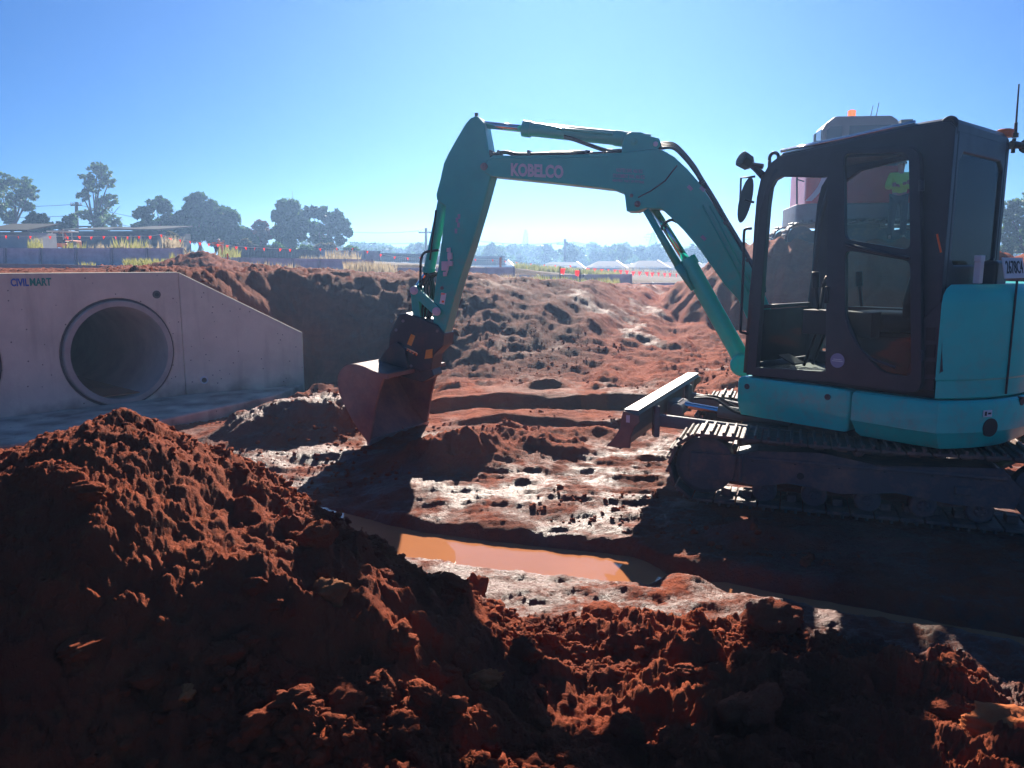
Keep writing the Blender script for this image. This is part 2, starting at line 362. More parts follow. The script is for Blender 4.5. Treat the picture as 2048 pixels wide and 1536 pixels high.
def terrain(x, y, detail=True):
    x = np.asarray(x, float); y = np.asarray(y, float); u = x/np.maximum(y, .5)
    # pit floor
    wob = .12*fbm(x*1.3, y*.4+3, 40, 3)
    yc = np.interp(x, PCX, PCY)+wob*.25; s = y-yc
    wid = np.interp(x, [-2, -1, .8, .95, 1.1, 1.3, 2.2], [.18, .20, .17, .02, -.04, .05, .08])
    bench = -.07+.06*ss((s-.3)/.9)+.03*fbm(x*.7, y*.7, 3, 3)
    h = np.where(s > 0, lerp(-.24, bench, ss((s-wid-.02)/.20)), lerp(-.24, -.09, ss((-s-wid+.17)/.34)))
    h = h+.006*ss((x-1.1)/.12)*ss((.6-np.abs(s))/.3)
    h = h+.05*np.exp(-((x-1.0)/.10)**2-(s/.2)**2)+.05*ss((x-1.2)/.1)*ss((-s)/.25)*ss((.7+s)/.2)
    h = np.where(s < -.6, h+.10*ss((-s-.7)/1.0), h)
    h = h-.08*ss((-x-.9)/.6)*ss((y-5.2)/.4)*ss((7.2-y)/.6)
    # ditch in front of the apron
    da = (x-WA[0])*GN[0]*0; 
    dl = (x+4.9)*.87+(y-8.6)*(-.49)           # signed distance across the ditch (towards the pit +)
    # small heaps and ridges on the floor
    def bump(cx, cy, rx, ry, a, ang=0):
        c, s_ = math.cos(ang), math.sin(ang); X = (x-cx)*c+(y-cy)*s_; Y = -(x-cx)*s_+(y-cy)*c
        return a*np.exp(-(X/rx)**2-(Y/ry)**2)
    heaps = bump(-2.25, 8.0, .75, .40, .30, .5)+bump(-1.75, 8.3, .5, .5, .16)+bump(-.48, 6.75, .5, .3, .22, -.2)+bump(.15, 7.1, .6, .3, .14)+bump(-1.4, 5.45, .12, .1, .07)
    heaps = heaps+bump(.9, 7.6, .8, .35, .10)+bump(-.2, 7.6, .5, .25, .12)+bump(1.55, 4.95, .35, .1, .05, -.3)
    h = h+heaps
    # scarps across the floor behind the bucket
    h = h+.17*ss((y-9.25-.25*fbm(x*1.2, y*0+2, 8, 3))/.12)*ss((x+1.4)/.6)*ss((13-y)/3)
    h = h+.10*ss((y-8.35-.3*fbm(x*.9, y*0+6, 9, 3))/.1)*ss((x+.9)/.6)*ss((9.6-y)/1)*.8
    # pit end: steep bank on the left, gentle lit ramp on the right
    dt = np.interp(u, UC, DT); dc = np.interp(u, UC, DC); zc = np.interp(u, UC, ZC)
    t = np.clip((y-dt)/(dc-dt), 0, 1.0)
    prof = lerp(ss(t)*.35+t*.65, t**.9, ss((u-.06)/.12))
    fz = far_z(x, y)
    lump = .22*(1-.5*ss(u/.1))*fbm(x*.35, y*.35, 21, 4)*np.sin(np.pi*t)
    zb = lerp(h*(1-ss(t*4)), zc, prof)+lump
    h = np.where(y > dt, np.where(y > dc, fz, zb), h)
    h = h+np.where(y > dc, .10*fbm(x*.8, y*.8, 5, 3)*ss((45-y)/20), 0)
    # fill behind the head wall and its wing
    px = x-WA[0]; py = y-WA[1]
    dw = -(px*WN[0]+py*WN[1]); dg = -(px*GN[0]+py*GN[1]); ag = px*GR[0]+py*GR[1]
    behind = np.where(ag > 0, dg, dw)
    aw = px*WL[0]+py*WL[1]
    inside = np.where((aw > 0), dw, dg)
    wing_top = np.interp(ag, [-.5, 0, 1.75, 2.4], [1.42, 1.38, .38, .1])
    cap = np.where(aw > 0, 1.50+.03*fbm(x, y, 2, 3)+.18*ss((dw-.6)/5), wing_top+ss((dg-.3)/3)*0+np.clip(dg-.50, 0, 9)*.85)
    cap = np.minimum(cap, far_z(x, y)+.02)
    fill = ss((inside-.06)/.09)
    msk = ((aw > 0) | (ag < 2.1)) & (inside > 0) & (y < 30)
    h = np.where(msk, lerp(np.minimum(h, -.12), cap, fill), h)
    e1x, e1y, e2x, e2y = APE
    ed = ((x-e1x)*(e2y-e1y)-(y-e1y)*(e2x-e1x))/math.hypot(e2x-e1x, e2y-e1y)   # + on the pit side of the apron's edge
    bed = (ed < 1.35) & (inside < .06) & (y > 4.2) & (ag < 1.9) & (x < -2.2)
    prof_ = np.where(ed < .5, -.45+.24*ss((ed-.08)/.12), np.where(ed < .95, -.21-.14*ss((ed-.45)/.15), lerp(-.35, h, ss((ed-.95)/.35))))
    h = np.where(bed, lerp(np.minimum(h, prof_), h, ss((y-10.3)/.8)*ss((ed-.1)/.2)), h)
    # the foreground dirt heaps
    def cone(cx, cy, zt, slope, rnd=.12, sx=1., sy=1.):
        r = np.sqrt(((x-cx)*sx)**2+((y-cy)*sy)**2+rnd**2)-rnd
        return zt-slope*r
    wx = x+.07*fbm(x*2, y*2, 31, 3); wy = y+.07*fbm(x*2, y*2, 32, 3)
    x0, y0 = x, y; x, y = wx, wy
    p = None
    for cc in ((-1.59, 2.9, 1.12, .78, .41, 1.38), (-2.17, 2.8, .99, .69, .70, 1.05), (-2.8, 2.5, .92, .5, .3, 1), (-1.2, 2.72, .85, .7, .22, 1.05), (-.6, 2.3, .35, .55, .3, 1),
               (-.1, 2.6, .11, .41, .67, 1.32), (1.19, 3.07, .02, .38, .51, .94), (1.58, 3.01, .03, .45, .59, 1.11), (2.06, 2.43, .06, .44, .36, 1.13), (.5, 1.7, .14, .3, .5, 1), (1.7, 1.9, .16, .35, .4, 1), (-.3, 1.8, .25, .4, .4, 1)):
        q_ = cone(*cc); p = q_ if p is None else np.maximum(p, q_)
    x, y = x0, y0
    k = .07; d = p-h                           # smooth maximum
    hp = np.where(d > k, p, np.where(d < -k, h, h+(d+k)**2/(4*k)))
    pile = np.maximum(ss((d+.02)/.08), ss((foot_y(x)-.1-y)/.2))*(y < 5)
    h = np.where(y < 5, hp, h)
    # the mound carrying the red excavator
    q = np.sqrt(((x-8.3)/1.0)**2+((y-19)/.95)**2)
    md = 2.26-.31*ss((y-17.35)/.5)*ss((2.6-q)/.3)-.75*np.clip(q-2.75-.25*fbm(x*.5, y*.5, 77, 3), 0, 9)
    q2 = np.sqrt(((x-12.5)/1.6)**2+((y-20)/1.)**2); md = np.maximum(md, 1.95-.5*np.clip(q2-2.2, 0, 9))
    mk = (md > h) & (y > 11); md2 = md+.10*fbm(x*.9, y*.9, 61, 4)
    h = np.where(mk, md2, h)
    # little brown heap behind the fill
    h = np.maximum(h, np.where(y > 15, 1.60+.52-.42*np.sqrt(((x+8.25)*.75)**2+((y-20.5)*.9)**2+.05), -9))
    if not detail: return h
    # clods
    rough = np.clip(pile*1.0+.0, 0, 1)
    rough = np.maximum(rough, np.clip(heaps*6, 0, .9))
    h = h+.07*msk*ss((inside-.5)/.4)*fbm(x*4, y*4, 88, 6, .65)
    ramp = ss((u+.06)/.08); rough = np.maximum(rough, (.6-.45*ramp)*ss((y-dt+.3)/1)*(y < 34)*(~msk)); rough = np.maximum(rough, .85*msk*ss((inside-.35)/.3))
    flat = 1-rough
    wq = x+.06*fbm(x*9, y*9, 33, 5, .65); wr = y+.06*fbm(x*9, y*9, 34, 5, .65); xo, yo = x, y; x, y = wq, wr
    n1 = worley(x*3.4, y*3.4, 11, True); n2 = worley(x*9.5, y*9.5, 12, True); n3 = worley(x*19, y*19, 13); n4 = worley(x*42, y*42, 14); n5 = worley(x*5.3+9, y*5.3, 18, True); x, y = xo, yo
    sel = .3+.7*ss((fbm(x*1.6, y*1.6, 50, 3)+.25)/.5)
    near = ss((9-y)/3)
    sel2 = ss((fbm(x*2.3+7, y*2.3, 52, 3)+.1)/.35)
    lit = .35+.65*ss((x-.55*(2.9-y)+1.35)/.5)     # the left flank is finer and smoother
    h = h+rough*(lit*(.075*n1*sel+.075*n5*sel2)+(.4+.6*lit)*.030*n2*sel2+.020*n3*sel+(.015+.012*ss((x-.2)/.5))*n4*near+.014*n3*ss((x-.2)/.5))
    rg_ = 1-np.abs(fbm(wq*2.6, wr*2.6, 66, 4))*2.2
    h = h+rough*(near*.06*lit*rg_*np.abs(rg_)+.05*lit*fbm(x*5, y*5, 60, 4)+(.020-.006*ss((x-.1)/.4))*fbm(x*20, y*20, 64, 5, .6)*near)
    # trampled, churned floor: low ridges running across, tread bars
    chur = fbm(x*2.2, y*5.5, 70, 5)
    h = h+flat*(y < 14)*(.035*chur+.020*fbm(x*6, y*17, 72, 5, .6)+.012*np.abs(fbm(x*18, y*34, 73, 4, .6))*near)*(~msk)
    treads = ss((x+.9)/.4)*ss((1.9-x)/.5)*ss((y-5.5)/.2)*ss((7.3-y)/.4)
    h = h+flat*treads*.035*np.abs(fbm(x*2.5+y, y*9, 71, 3))*1.6
    # far clods on ramp and bank
    h = h+np.where((y > 10) & (y < 30) & ~msk, ((.03*worley(x*2.2, y*2.2, 16, True)+.03*worley(x*5, y*5, 17, True))*(1-ramp)+.06*fbm(x*1.2+y*.7, y*3.2, 91, 6, .66)+.07*fbm(x*2, y*2.2, 78, 6, .6)+.05*(1-ramp)*fbm(x*6, y*6, 87, 5, .65)+ramp*(.02*worley(x*4.2, y*3.2, 19, True)+.035*fbm(x*7, y*9, 86, 5, .65))+ramp*.05*np.sin((x-(y-10)*.30)*7+2.5*fbm(x*.6, y*.3, 79, 3))*ss((fbm(x*.5, y*.4, 84, 3)+.3)/.4))*(1-.5*mk), 0)
    grooves = mk*.05*np.sin((x*2.2-y*1.3)*5+3*fbm(x, y, 80, 3))
    h = h+grooves
    # plain ground under the tracks of the machine
    tx = (x-CS[0])*FT[0]+(y-CS[1])*FT[1]; ty = (x-CS[0])*LT[0]+(y-CS[1])*LT[1]
    on = ss((1.5-np.abs(tx))/.2)*ss((1.15-np.abs(ty))/.12)
    h = lerp(h, np.minimum(h, -.01)*.2-.005, on)
    # where the bucket stands
    return h
def wetness(x, y, h):
    u = x/np.maximum(y, .5); dt = np.interp(u, UC, DT); yc = np.interp(x, PCX, PCY)
    wv = ss((y-yc+1.25)/.35)*ss((8.6-y)/1.5)
    low = ss((.12-h)/.12)
    wv = wv*low
    # shiny seams up the ramp and bank
    wv = np.maximum(wv, .45*(1-.6*ss((.1-u)/.06))*ss((fbm(x*1.3, y*.7, 90, 5)-.10)/.12)*(y > 8.0)*(y < 26)*ss((6.0-x)/1))
    wv = np.maximum(wv, .8*ss((y-7.0)/.3)*ss((-1.2-x)/.3)*ss((9.3-y)/.5)*ss((h-.0)/.1))
    aw = (x-WA[0])*WL[0]+(y-WA[1])*WL[1]; dg = -((x-WA[0])*GN[0]+(y-WA[1])*GN[1]); dw = -((x-WA[0])*WN[0]+(y-WA[1])*WN[1])
    wv = wv*(1-ss((np.where(aw > 0, dw, dg))/.3)*(u < -.12))
    return np.clip(wv, 0, 1)
def build_terrain():
    ds = [.55]
    while ds[-1] < 900:
        d = ds[-1]; k = .0042 if d < 9 else (.0062 if d < 30 else (.02 if d < 60 else .06)); ds.append(d*(1+k))
    ds = np.array(ds)
    us = np.concatenate([np.linspace(-1.6, -.74, 70)[:-1], np.linspace(-.74, .74, 1000), np.linspace(.74, 1.6, 70)[1:]])
    D, U = np.meshgrid(ds, us, indexing='ij'); X = D*U; Y = D
    Z = terrain(X, Y); Wt = wetness(X, Y, Z); S_ = Y-np.interp(X, PCX, PCY); Sh = np.maximum(ss((S_+1.25)/.3)*ss((.1-S_)/.1)*ss((.10-Z)/.08), .5*ss((S_-.25)/.1)*ss((1.5-S_)/.6))*ss((X+2.6)/.4)*ss((Z+.3)/.05)
    dull = ss((Y-29)/3)*1.0
    U2 = X/Y; Dk = ss((Y-10.2)/1.2)*ss((.16+.03*fbm(X*.5, Y*.5, 95, 3)-U2)/.08)*ss((28-Y)/4)*(1-.35*ss((-.22-U2)/.1))  # mask of the bank's darker soil colour, fading out to the right
    ny, nx = X.shape
    idx = np.arange(ny*nx).reshape(ny, nx)
    quads = np.stack([idx[:-1, :-1], idx[:-1, 1:], idx[1:, 1:], idx[1:, :-1]], -1).reshape(-1, 4)
    cx = .5*(X[:-1, :-1]+X[1:, 1:]).ravel(); cy = .5*(Y[:-1, :-1]+Y[1:, 1:]).ravel()
    P = np.stack([X.ravel(), Y.ravel(), Z.ravel()], -1)
    foot = np.interp(cx, [-6, -2.4, -1.2, -.5, 0, .5, 1.2, 1.8, 2.4, 4], [4.6, 4.9, 4.45, 4.2, 3.95, 3.85, 3.75, 3.35, 3.0, 2.6])
    front = cy < foot
    pxx = cx-WA[0]; pyy = cy-WA[1]; aw_ = pxx*WL[0]+pyy*WL[1]; dw_ = -(pxx*WN[0]+pyy*WN[1]); cut = (aw_ > .15) & (aw_ < 6) & (dw_ > .0) & (dw_ < .165)
    q = np.sqrt((cx-8.6)**2+((cy-19)/.95)**2); mound = (q < 4.6) & (cy > 12)
    def part(name, sel, kind=None):
        f = quads[sel]; used = np.unique(f); remap = np.zeros(len(P), np.int64); remap[used] = np.arange(len(used)); f = remap[f]
        me = bpy.data.meshes.new(name); me.vertices.add(len(used)); me.vertices.foreach_set('co', P[used].ravel())
        me.loops.add(f.size); me.loops.foreach_set('vertex_index', f.ravel().astype(np.int32))
        me.polygons.add(len(f)); me.polygons.foreach_set('loop_start', np.arange(0, f.size, 4, dtype=np.int32)); 
        try: me.polygons.foreach_set('loop_total', np.full(len(f), 4, np.int32))
        except Exception: pass
        me.update(); me.validate()
        for nm, arr in (('wet', Wt), ('dull', dull), ('sheen', Sh), ('bank_dark', Dk)):
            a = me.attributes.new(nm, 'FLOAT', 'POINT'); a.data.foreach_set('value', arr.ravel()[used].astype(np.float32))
        me.materials.append(M['soil']); me.shade_smooth()
        o = bpy.data.objects.new(name, me); COL.objects.link(o)
        return o
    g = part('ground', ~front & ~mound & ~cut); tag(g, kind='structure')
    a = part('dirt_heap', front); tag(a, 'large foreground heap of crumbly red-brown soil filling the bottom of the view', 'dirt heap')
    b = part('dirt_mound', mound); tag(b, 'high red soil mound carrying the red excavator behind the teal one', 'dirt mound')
    return g
build_terrain()
def back_ground():
    xs = np.linspace(-45, 45, 91); ys = np.linspace(-60, .55, 62); X, Y = np.meshgrid(xs, ys, indexing='ij'); Z = .1+.3*fbm(X*.3, Y*.3, 201, 4)-.35*ss((Y+2)/2.5)
    i = np.arange(X.size).reshape(X.shape); f = np.stack([i[:-1, :-1], i[1:, :-1], i[1:, 1:], i[:-1, 1:]], -1).reshape(-1, 4)
    o = mesh('ground_behind', np.stack([X.ravel(), Y.ravel(), Z.ravel()], -1), f, mat('dark_earth', (.08, .045, .035), .9, var=.4), smooth=True); tag(o, kind='structure')
back_ground()
def tz(x, y): return float(terrain(np.array([x]), np.array([y]), True)[0])

# muddy water
mw = mat('muddy_water', (.50, .20, .085), .0, spec=.5, color2=(.42, .17, .075), vscale=.8, ior=1.33, coat=0)
def pool(name, pts):
    vs = [V(a, b, WATER) for a, b in pts]
    o = MB().prism(vs, V(0, 0, -.15)).out(name, mw); fixn(o); tag(o, kind='structure'); return o
pts = [(x, np.interp(x, PCX, PCY)+.45) for x in np.linspace(-2.0, 3.6, 20)]+[(x, np.interp(x, PCX, PCY)-.42) for x in np.linspace(3.6, -2.0, 20)]
pool('puddle_water', pts)
WATER = -.24
_e = np.array([APE[2]-APE[0], APE[3]-APE[1]]); _e = _e/np.linalg.norm(_e); _n = np.array([_e[1], -_e[0]]); _o = np.array([APE[0], APE[1]])
pool('ditch_water', [tuple(_o+_e*t+_n*k) for t, k in ((-3.5, .35), (2.6, .35), (2.6, 1.25), (-3.5, 1.25))])

# loose crumbs and small clods, one stuff mesh; the big ones are things of their own
def clod_proto(sub, seed, amp=.28):
    bm = bmesh.new(); bmesh.ops.create_icosphere(bm, subdivisions=sub, radius=1)
    r2 = np.random.default_rng(seed); off = r2.random(3)*50
    v = np.array([q.co[:] for q in bm.verts]); f = [tuple(q.index for q in p.verts) for p in bm.faces]; bm.free()
    n = np.zeros(len(v))
    for k, a in ((1.1, 1.), (2.3, .6), (5, .45), (11, .34), (22, .22)):
        n += a*((vnoise(v[:, 0]*k+off[0], v[:, 1]*k+v[:, 2]*k*1.7+off[1], seed)-.5)+(vnoise(v[:, 2]*k+off[2], v[:, 0]*k-v[:, 1]*k*1.3+off[0], seed+3)-.5))
    v = v*(1+amp*n[:, None]); v = v*np.array([1, .75+.4*r2.random(), .6+.35*r2.random()]); return v, np.array(f)
def scatter_clods():
    protos = [clod_proto(1 if i < 8 else 2, 100+i, .9) for i in range(14)]
    vs = []; n0 = 0
    N = 90000; d = 1.2+3.2*rng.random(N); u = -.75+1.5*rng.random(N); X_ = d*u; ok = d < foot_y(X_)-.25
    den = ss((fbm(X_*1.5, d*1.5, 55, 4)+.25)/.5)*(.35+.65*ss((X_-.55*(2.9-d)+1.5)/.5)); ok &= rng.random(N) < den*.5
    X_ = X_[ok]; d = d[ok]; r_ = .0035+.022*rng.random(len(d))**4.5*(.4+.6*ss((X_+1.3)/.5)); vs = list(zip(X_, d, r_))
    N = 5000; d = 4.4+9*rng.random(N); u = -.5+1.0*rng.random(N); X_ = d*u
    ok = ((X_-CS[0])**2+(d-CS[1])**2 > 1.7**2) & (X_ > -2.6) & (np.abs(d-np.interp(X_, PCX, PCY)) > .5) & (fbm(X_*1.1, d*1.1, 56, 3) > .12); vs += list(zip(X_[ok], d[ok], .008+.02*rng.random(ok.sum())**3))
    A = np.array(vs); Z = terrain(A[:, 0], A[:, 1])
    V_ = []; F_ = []
    for i, (x, y, r) in enumerate(A):
        pv, pf = protos[i % 8 if r < .012 else 8+i % 6]; a = rng.random()*6.28; c, s = math.cos(a), math.sin(a)
        q = pv*r*np.array([1+.4*rng.random(), 1, 1]); q = np.stack([q[:, 0]*c-q[:, 1]*s, q[:, 0]*s+q[:, 1]*c, q[:, 2]], -1)+np.array([x, y, Z[i]+r*.25])
        V_.append(q); F_.append(pf+n0); n0 += len(q)
    V_ = np.concatenate(V_); F_ = np.concatenate(F_)
    me = bpy.data.meshes.new('soil_crumbs'); me.vertices.add(len(V_)); me.vertices.foreach_set('co', V_.ravel())
    me.loops.add(F_.size); me.loops.foreach_set('vertex_index', F_.ravel().astype(np.int32)); me.polygons.add(len(F_)); me.polygons.foreach_set('loop_start', np.arange(0, F_.size, 3, dtype=np.int32))
    me.update(); me.validate(); me.materials.append(M['soil']); me.shade_smooth()
    o = bpy.data.objects.new('soil_crumbs', me); COL.objects.link(o); tag(o, 'loose crumbs and small clods of red soil', 'soil crumbs', kind='stuff')
scatter_clods()
def clod(px, py, d, r, label, seed, stretch=(1, 1, 1), rot=0, m=None, group=None, sink=.3):
    p = atd(px, py, d); z = tz(p[0], p[1]); v, f = clod_proto(4, seed, .42); v = v*r*np.array(stretch)
    c, s = math.cos(rot), math.sin(rot); v = np.stack([v[:, 0]*c-v[:, 1]*s, v[:, 0]*s+v[:, 1]*c, v[:, 2]], -1)
    o = mesh('soil_clod', v+V(p[0], p[1], z+r*stretch[2]*(1-sink)*.6), f, m or M['soil'], smooth=True); tag(o, label, 'soil clod', group); return o
def find_d(px, py, dmin=1.0, dmax=9):
    r = ray(px, py); ts = np.linspace(dmin, dmax, 900)/r[1]; P = OC+ts[:, None]*r; h = terrain(P[:, 0], P[:, 1], False)
    k = np.argmax(P[:, 2] < h); return float(P[k, 1])
M['clay'] = mat('orange_clay', (.46, .13, .045), .95, spec=.08, bump=.5, bscale=25, var=.3)
M['ochre'] = mat('ochre_rock', (.26, .095, .04), .95, spec=.08, bump=.6, bscale=20, var=.4)
for px, py, rpx, lab, m, st in (
    (970, 1378, 34, 'flat orange clay slab tilted on the slope of the foreground heap', 'clay', (1.3, .5, .8)),
    (1205, 1238, 50, 'big dark rounded clod standing against the shining wet mud', 'soil', (1.1, .9, 1.0)),
    (945, 1180, 30, 'upright dark clod at the edge of the wet mud beside the heap', 'soil', (.7, .8, 1.5)),
    (660, 1215, 36, 'yellowish brown rock lodged in the sunlit slope of the heap', 'ochre', (1.1, .8, 1.)),
    (510, 1190, 32, 'knobbly clod on the shadow line of the foreground heap', 'soil', (1, .9, .9)),
    (370, 1390, 32, 'pale reddish rock lying alone in the shaded left part of the heap', 'clay', (1., .8, .9)),
    (1255, 1500, 42, 'sunlit round clod at the bottom edge right of the middle', 'soil', (1, .9, 1.)),
    (1500, 1450, 60, 'wedge-shaped shaded slab of soil right of the bottom middle', 'soil', (1.5, .7, .7)),
    (1540, 1260, 52, 'dark lump of soil beside the narrow orange puddle on the right', 'soil', (1.2, .9, .9)),
    (2010, 1460, 70, 'broad sunlit orange-brown clod in the bottom right corner', 'clay', (1.2, 1, .8)),
    (920, 1350, 26, 'angular clod just left of the flat orange clay slab', 'soil', (.9, .8, 1.1)),
    (1080, 1400, 24, 'small jagged clod just right of the flat orange clay slab', 'soil', (1, .7, .9)),
    (1050, 1335, 36, 'smooth rounded clod above the flat orange clay slab', 'soil', (1, .9, 1.2)),
    (770, 1180, 20, 'round clod on the crest of the heap below the puddle', 'soil', (1, 1, 1)),
    (265, 835, 26, 'clod crowning the highest peak of the foreground heap', 'soil', (1.1, .9, .8)),
    (130, 862, 22, 'clod on the left shoulder of the heap in front of the apron', 'soil', (1.1, .9, .8)),
    (1330, 1470, 22, 'small shaded clod beside the sunlit round clod at the bottom', 'soil', (1, .9, .9)),
    (480, 1490, 26, 'half buried clod near the bottom left edge of the heap', 'soil', (1, .9, .9)),
    (800, 1490, 30, 'crumbly lit clod at the bottom edge left of the middle', 'soil', (1, .9, 1))):
    d = find_d(px, py+rpx*.7); r = rpx/F*d*.95
    clod(px, py, d, r, lab, int(px+py), st, rot=px*.7, m=M[m])
def more_clods():
    k = 0; tries = 0
    while k < 60 and tries < 3000:
        tries += 1; px = 150+1750*rng.random(); py = 1000+520*rng.random()
        if px < 500 and rng.random() < .75: continue
        d = find_d(px, py); x = atd(px, py, d)[0]
        if d > foot_y(x)-.3 or d < 1.3: continue
        r = (.022+.04*rng.random()**1.6); side = 'on the right flank of the heap' 
        lab = 'rough red-brown clod lying on the foreground heap among finer crumbs'
        clod(px, py, d, r, lab, 900+k, (1+.4*rng.random(), .75+.3*rng.random(), .7+.5*rng.random()), rng.random()*6, group='clods on the foreground heap', sink=.55); k += 1
more_clods()
# ================================================================== the near excavator
def Uw(x, y, z): return CS+FU*x+LU*y+ZV*z
def Tw(x, y, z): return CS+FT*x+LT*y+ZV*z
YS = .744                                       # the cab's near side, in the upper frame
def cabpx(px, py, off=0.): return onplane(px, py, Uw(0, YS+off, 0), LU)
TH_B = R(16.2); FB = V(-math.cos(TH_B), math.sin(TH_B), 0); NB = V(-math.sin(TH_B), -math.cos(TH_B), 0); PB = V(-.28, 7.6, 0)
def bpx(px, py, off=0.): return onplane(px, py, PB+NB*off, NB)
def tailpx(px, py, rad):
    r = ray(px, py); a = r[0]**2+r[1]**2; o = OC-CS; b = 2*(o[0]*r[0]+o[1]*r[1]); c = o[0]**2+o[1]**2-rad**2
    t = (-b-math.sqrt(b*b-4*a*c))/(2*a); return OC+r*t
EX = empty('excavator', CS, 'teal mini excavator with a dark cab on crawler tracks, arm bent down to its bucket', 'excavator')
T, D = M['teal'], M['dark']

# --- undercarriage
def track(y0, y1):
    """one crawler: belt of shoes, frame, idler, sprocket, rollers"""
    ym = (y0+y1)/2; RR = .245; XC = 1.09; ZC_ = .27
    per = 4*XC+2*math.pi*RR; N = 38
    def path(s):
        s %= per
        if s < 2*XC: return -XC+s, ZC_+RR-.022*math.sin(math.pi*s/(2*XC)), 1, 0
        s -= 2*XC
        if s < math.pi*RR: a = s/RR; return XC+RR*math.sin(a), ZC_+RR*math.cos(a), math.cos(a), -math.sin(a)
        s -= math.pi*RR
        if s < 2*XC: return XC-s, ZC_-RR, -1, 0
        s -= 2*XC; a = s/RR; return -XC-RR*math.sin(a), ZC_-RR*math.cos(a), -math.cos(a), math.sin(a)
    b = MB(); hw = abs(y1-y0)/2
    for i in range(N):
        x, z, dx, dz = path(i*per/N); t = FT*dx+ZV*dz; nrm = -FT*dz+ZV*dx; nrm = nrm if True else nrm
        c = Tw(x, ym, z)
        b.box(c, t*per/N*.47, LT*hw, nrm*.012)
        b.box(c+nrm*.022+t*.03, t*.010, LT*hw*.98, nrm*.014); b.box(c+nrm*.022-t*.035, t*.010, LT*hw*.98, nrm*.014)
        b.box(c-nrm*.03, t*.035, LT*.05, nrm*.03)
    tr = b.out('track', M['pad'], EX, bevel=.004, seg=1)
    r2 = np.random.default_rng(int(ym*100)+500); mud = MB()
    s = 1 if ym > 0 else -1; yo = y1 if ym > 0 else y0
    # frame side plate profile
    f = MB(); prof = [(-.90, .17), (-.95, .30), (-.80, .42), (-.1, .385), (.30, .43), (.72, .42), (.86, .38), (.88, .19), (.70, .165), (.50, .20), (.15, .165), (-.2, .20), (-.55, .165)]
    f.prism([Tw(x, yo-s*.05, z) for x, z in prof], LT*(-s)*.26)
    f.box(Tw(1.03, yo-s*.09, .27), FT*.17, LT*.03, ZV*.10)
    f.bar(Tw(-.85, yo-s*.045, .36), Tw(.8, yo-s*.045, .36), .02, .03); f.box(Tw(.83, yo-s*.03, .28), FT*.012, LT*.02, ZV*.10); f.box(Tw(-.60, yo-s*.035, .26), FT*.05, LT*.015, ZV*.03)
    fr = f.out('track_frame', M['undercarriage'], tr, bevel=.015)
    g = MB(); g.tube([Tw(.42, yo-s*.055, .26), Tw(.42, yo-s*.045, .26)], .025, 12); g.out('frame_plug', M['rubber'], tr)
    for k in range(6): MB().tube([Tw(-.7+k*.29, yo-s*.056, .35), Tw(-.7+k*.29, yo-s*.043, .35)], .012, 8).out('frame_bolt', M['rubber'], tr)
    def wheel(x, z, r, nm, w_=.12):
        o = MB(); c = Tw(x, yo-s*.10, z); o.tube([c-LT*s*w_, c, c+LT*s*.012], [r, r, r*.86], 26)
        o.tube([c+LT*s*.008, c+LT*s*.03], r*.45, 14)
        for k in range(6):
            a = k*math.pi/3; o.tube([c+FT*math.cos(a)*r*.3+ZV*math.sin(a)*r*.3+LT*s*.03, c+FT*math.cos(a)*r*.3+ZV*math.sin(a)*r*.3+LT*s*.04], .014, 6)
        q = o.out(nm, M['undercarriage'], tr, bevel=.006, seg=1); return q
    wheel(1.09, .27, .215, 'idler_wheel'); wheel(-1.09, .27, .20, 'sprocket', .1)
    for x in (-.72, -.38, -.03, .32, .66): wheel(x, .115, .088, 'roller', .08)
    wheel(.05, .46, .04, 'carrier_roller', .1)
    return tr
track(.65, 1.05); track(-1.05, -.65)
b = MB(); b.box(Tw(0, 0, .36), FT*.52, LT*.62, ZV*.09); b.box(Tw(.35, 0, .33), FT*.55, LT*.28, ZV*.10); b.out('chassis', M['undercarriage'], EX, bevel=.03)
b = MB(); b.tube([CS+ZV*.44, CS+ZV*.53, CS+ZV*.531, CS+ZV*.585], [.44, .44, .38, .38], 36); b.out('slewing_ring', M['undercarriage'], EX)
# dozer blade, slightly raised
BN = V(.912, 5.75, 0); BS = V(.42, .907, 0); BF = V(-.907, .42, 0); BW = 2.25
ztop = .655
prof = [(.02, ztop), (-.05, ztop), (-.07, ztop-.03), (-.045, ztop-.10), (-.03, ztop-.18), (-.0, ztop-.26), (.05, ztop-.31), (.02, ztop-.31), (-.04, ztop-.26), (-.065, ztop-.18)]
prof = [(.055, ztop), (-.04, ztop), (-.06, ztop-.03), (-.02, ztop-.04), (-.005, ztop-.12), (.0, ztop-.2), (.05, ztop-.29), (.09, ztop-.31), (.105, ztop-.295), (.07, ztop-.2), (.055, ztop-.1)]
b = MB(); b.prism([BN+BF*x+ZV*z for x, z in prof], BS*BW); bl = b.out('dozer_blade', M['bladegrey'], EX, bevel=.004, seg=1); fixn(bl)
b = MB(); b.box(BN+BS*BW/2+BF*.005+ZV*(ztop+.004), BF*.055, BS*BW/2, ZV*.005); b.out('top_rail', M['bladetop'], bl)
ep = [(.06, 0), (-.065, -.03), (-.07, -.08), (-.03, -.12), (.0, -.20), (-.0, -.285), (.19, -.285), (.135, -.225), (.085, -.14), (.075, -.06)]
for k, (o, e) in enumerate(((BN-BS*.012, -BS*.022), (BN+BS*(BW+.012), BS*.022))):
    b = MB(); b.prism([o+BF*x+ZV*(ztop+z) for x, z in ep], e); e_ = b.out('end_plate', M['bucket'], bl, bevel=.004, seg=1); fixn(e_)
b = MB(); b.bar(BN+BS*.0-BS*.036+BF*.02+ZV*(ztop-.03), BN-BS*.036+BF*.02+ZV*(ztop-.085), .004, .028, up=tuple(BF)); b.out('label_plate', M['pinkwhite'], bl)
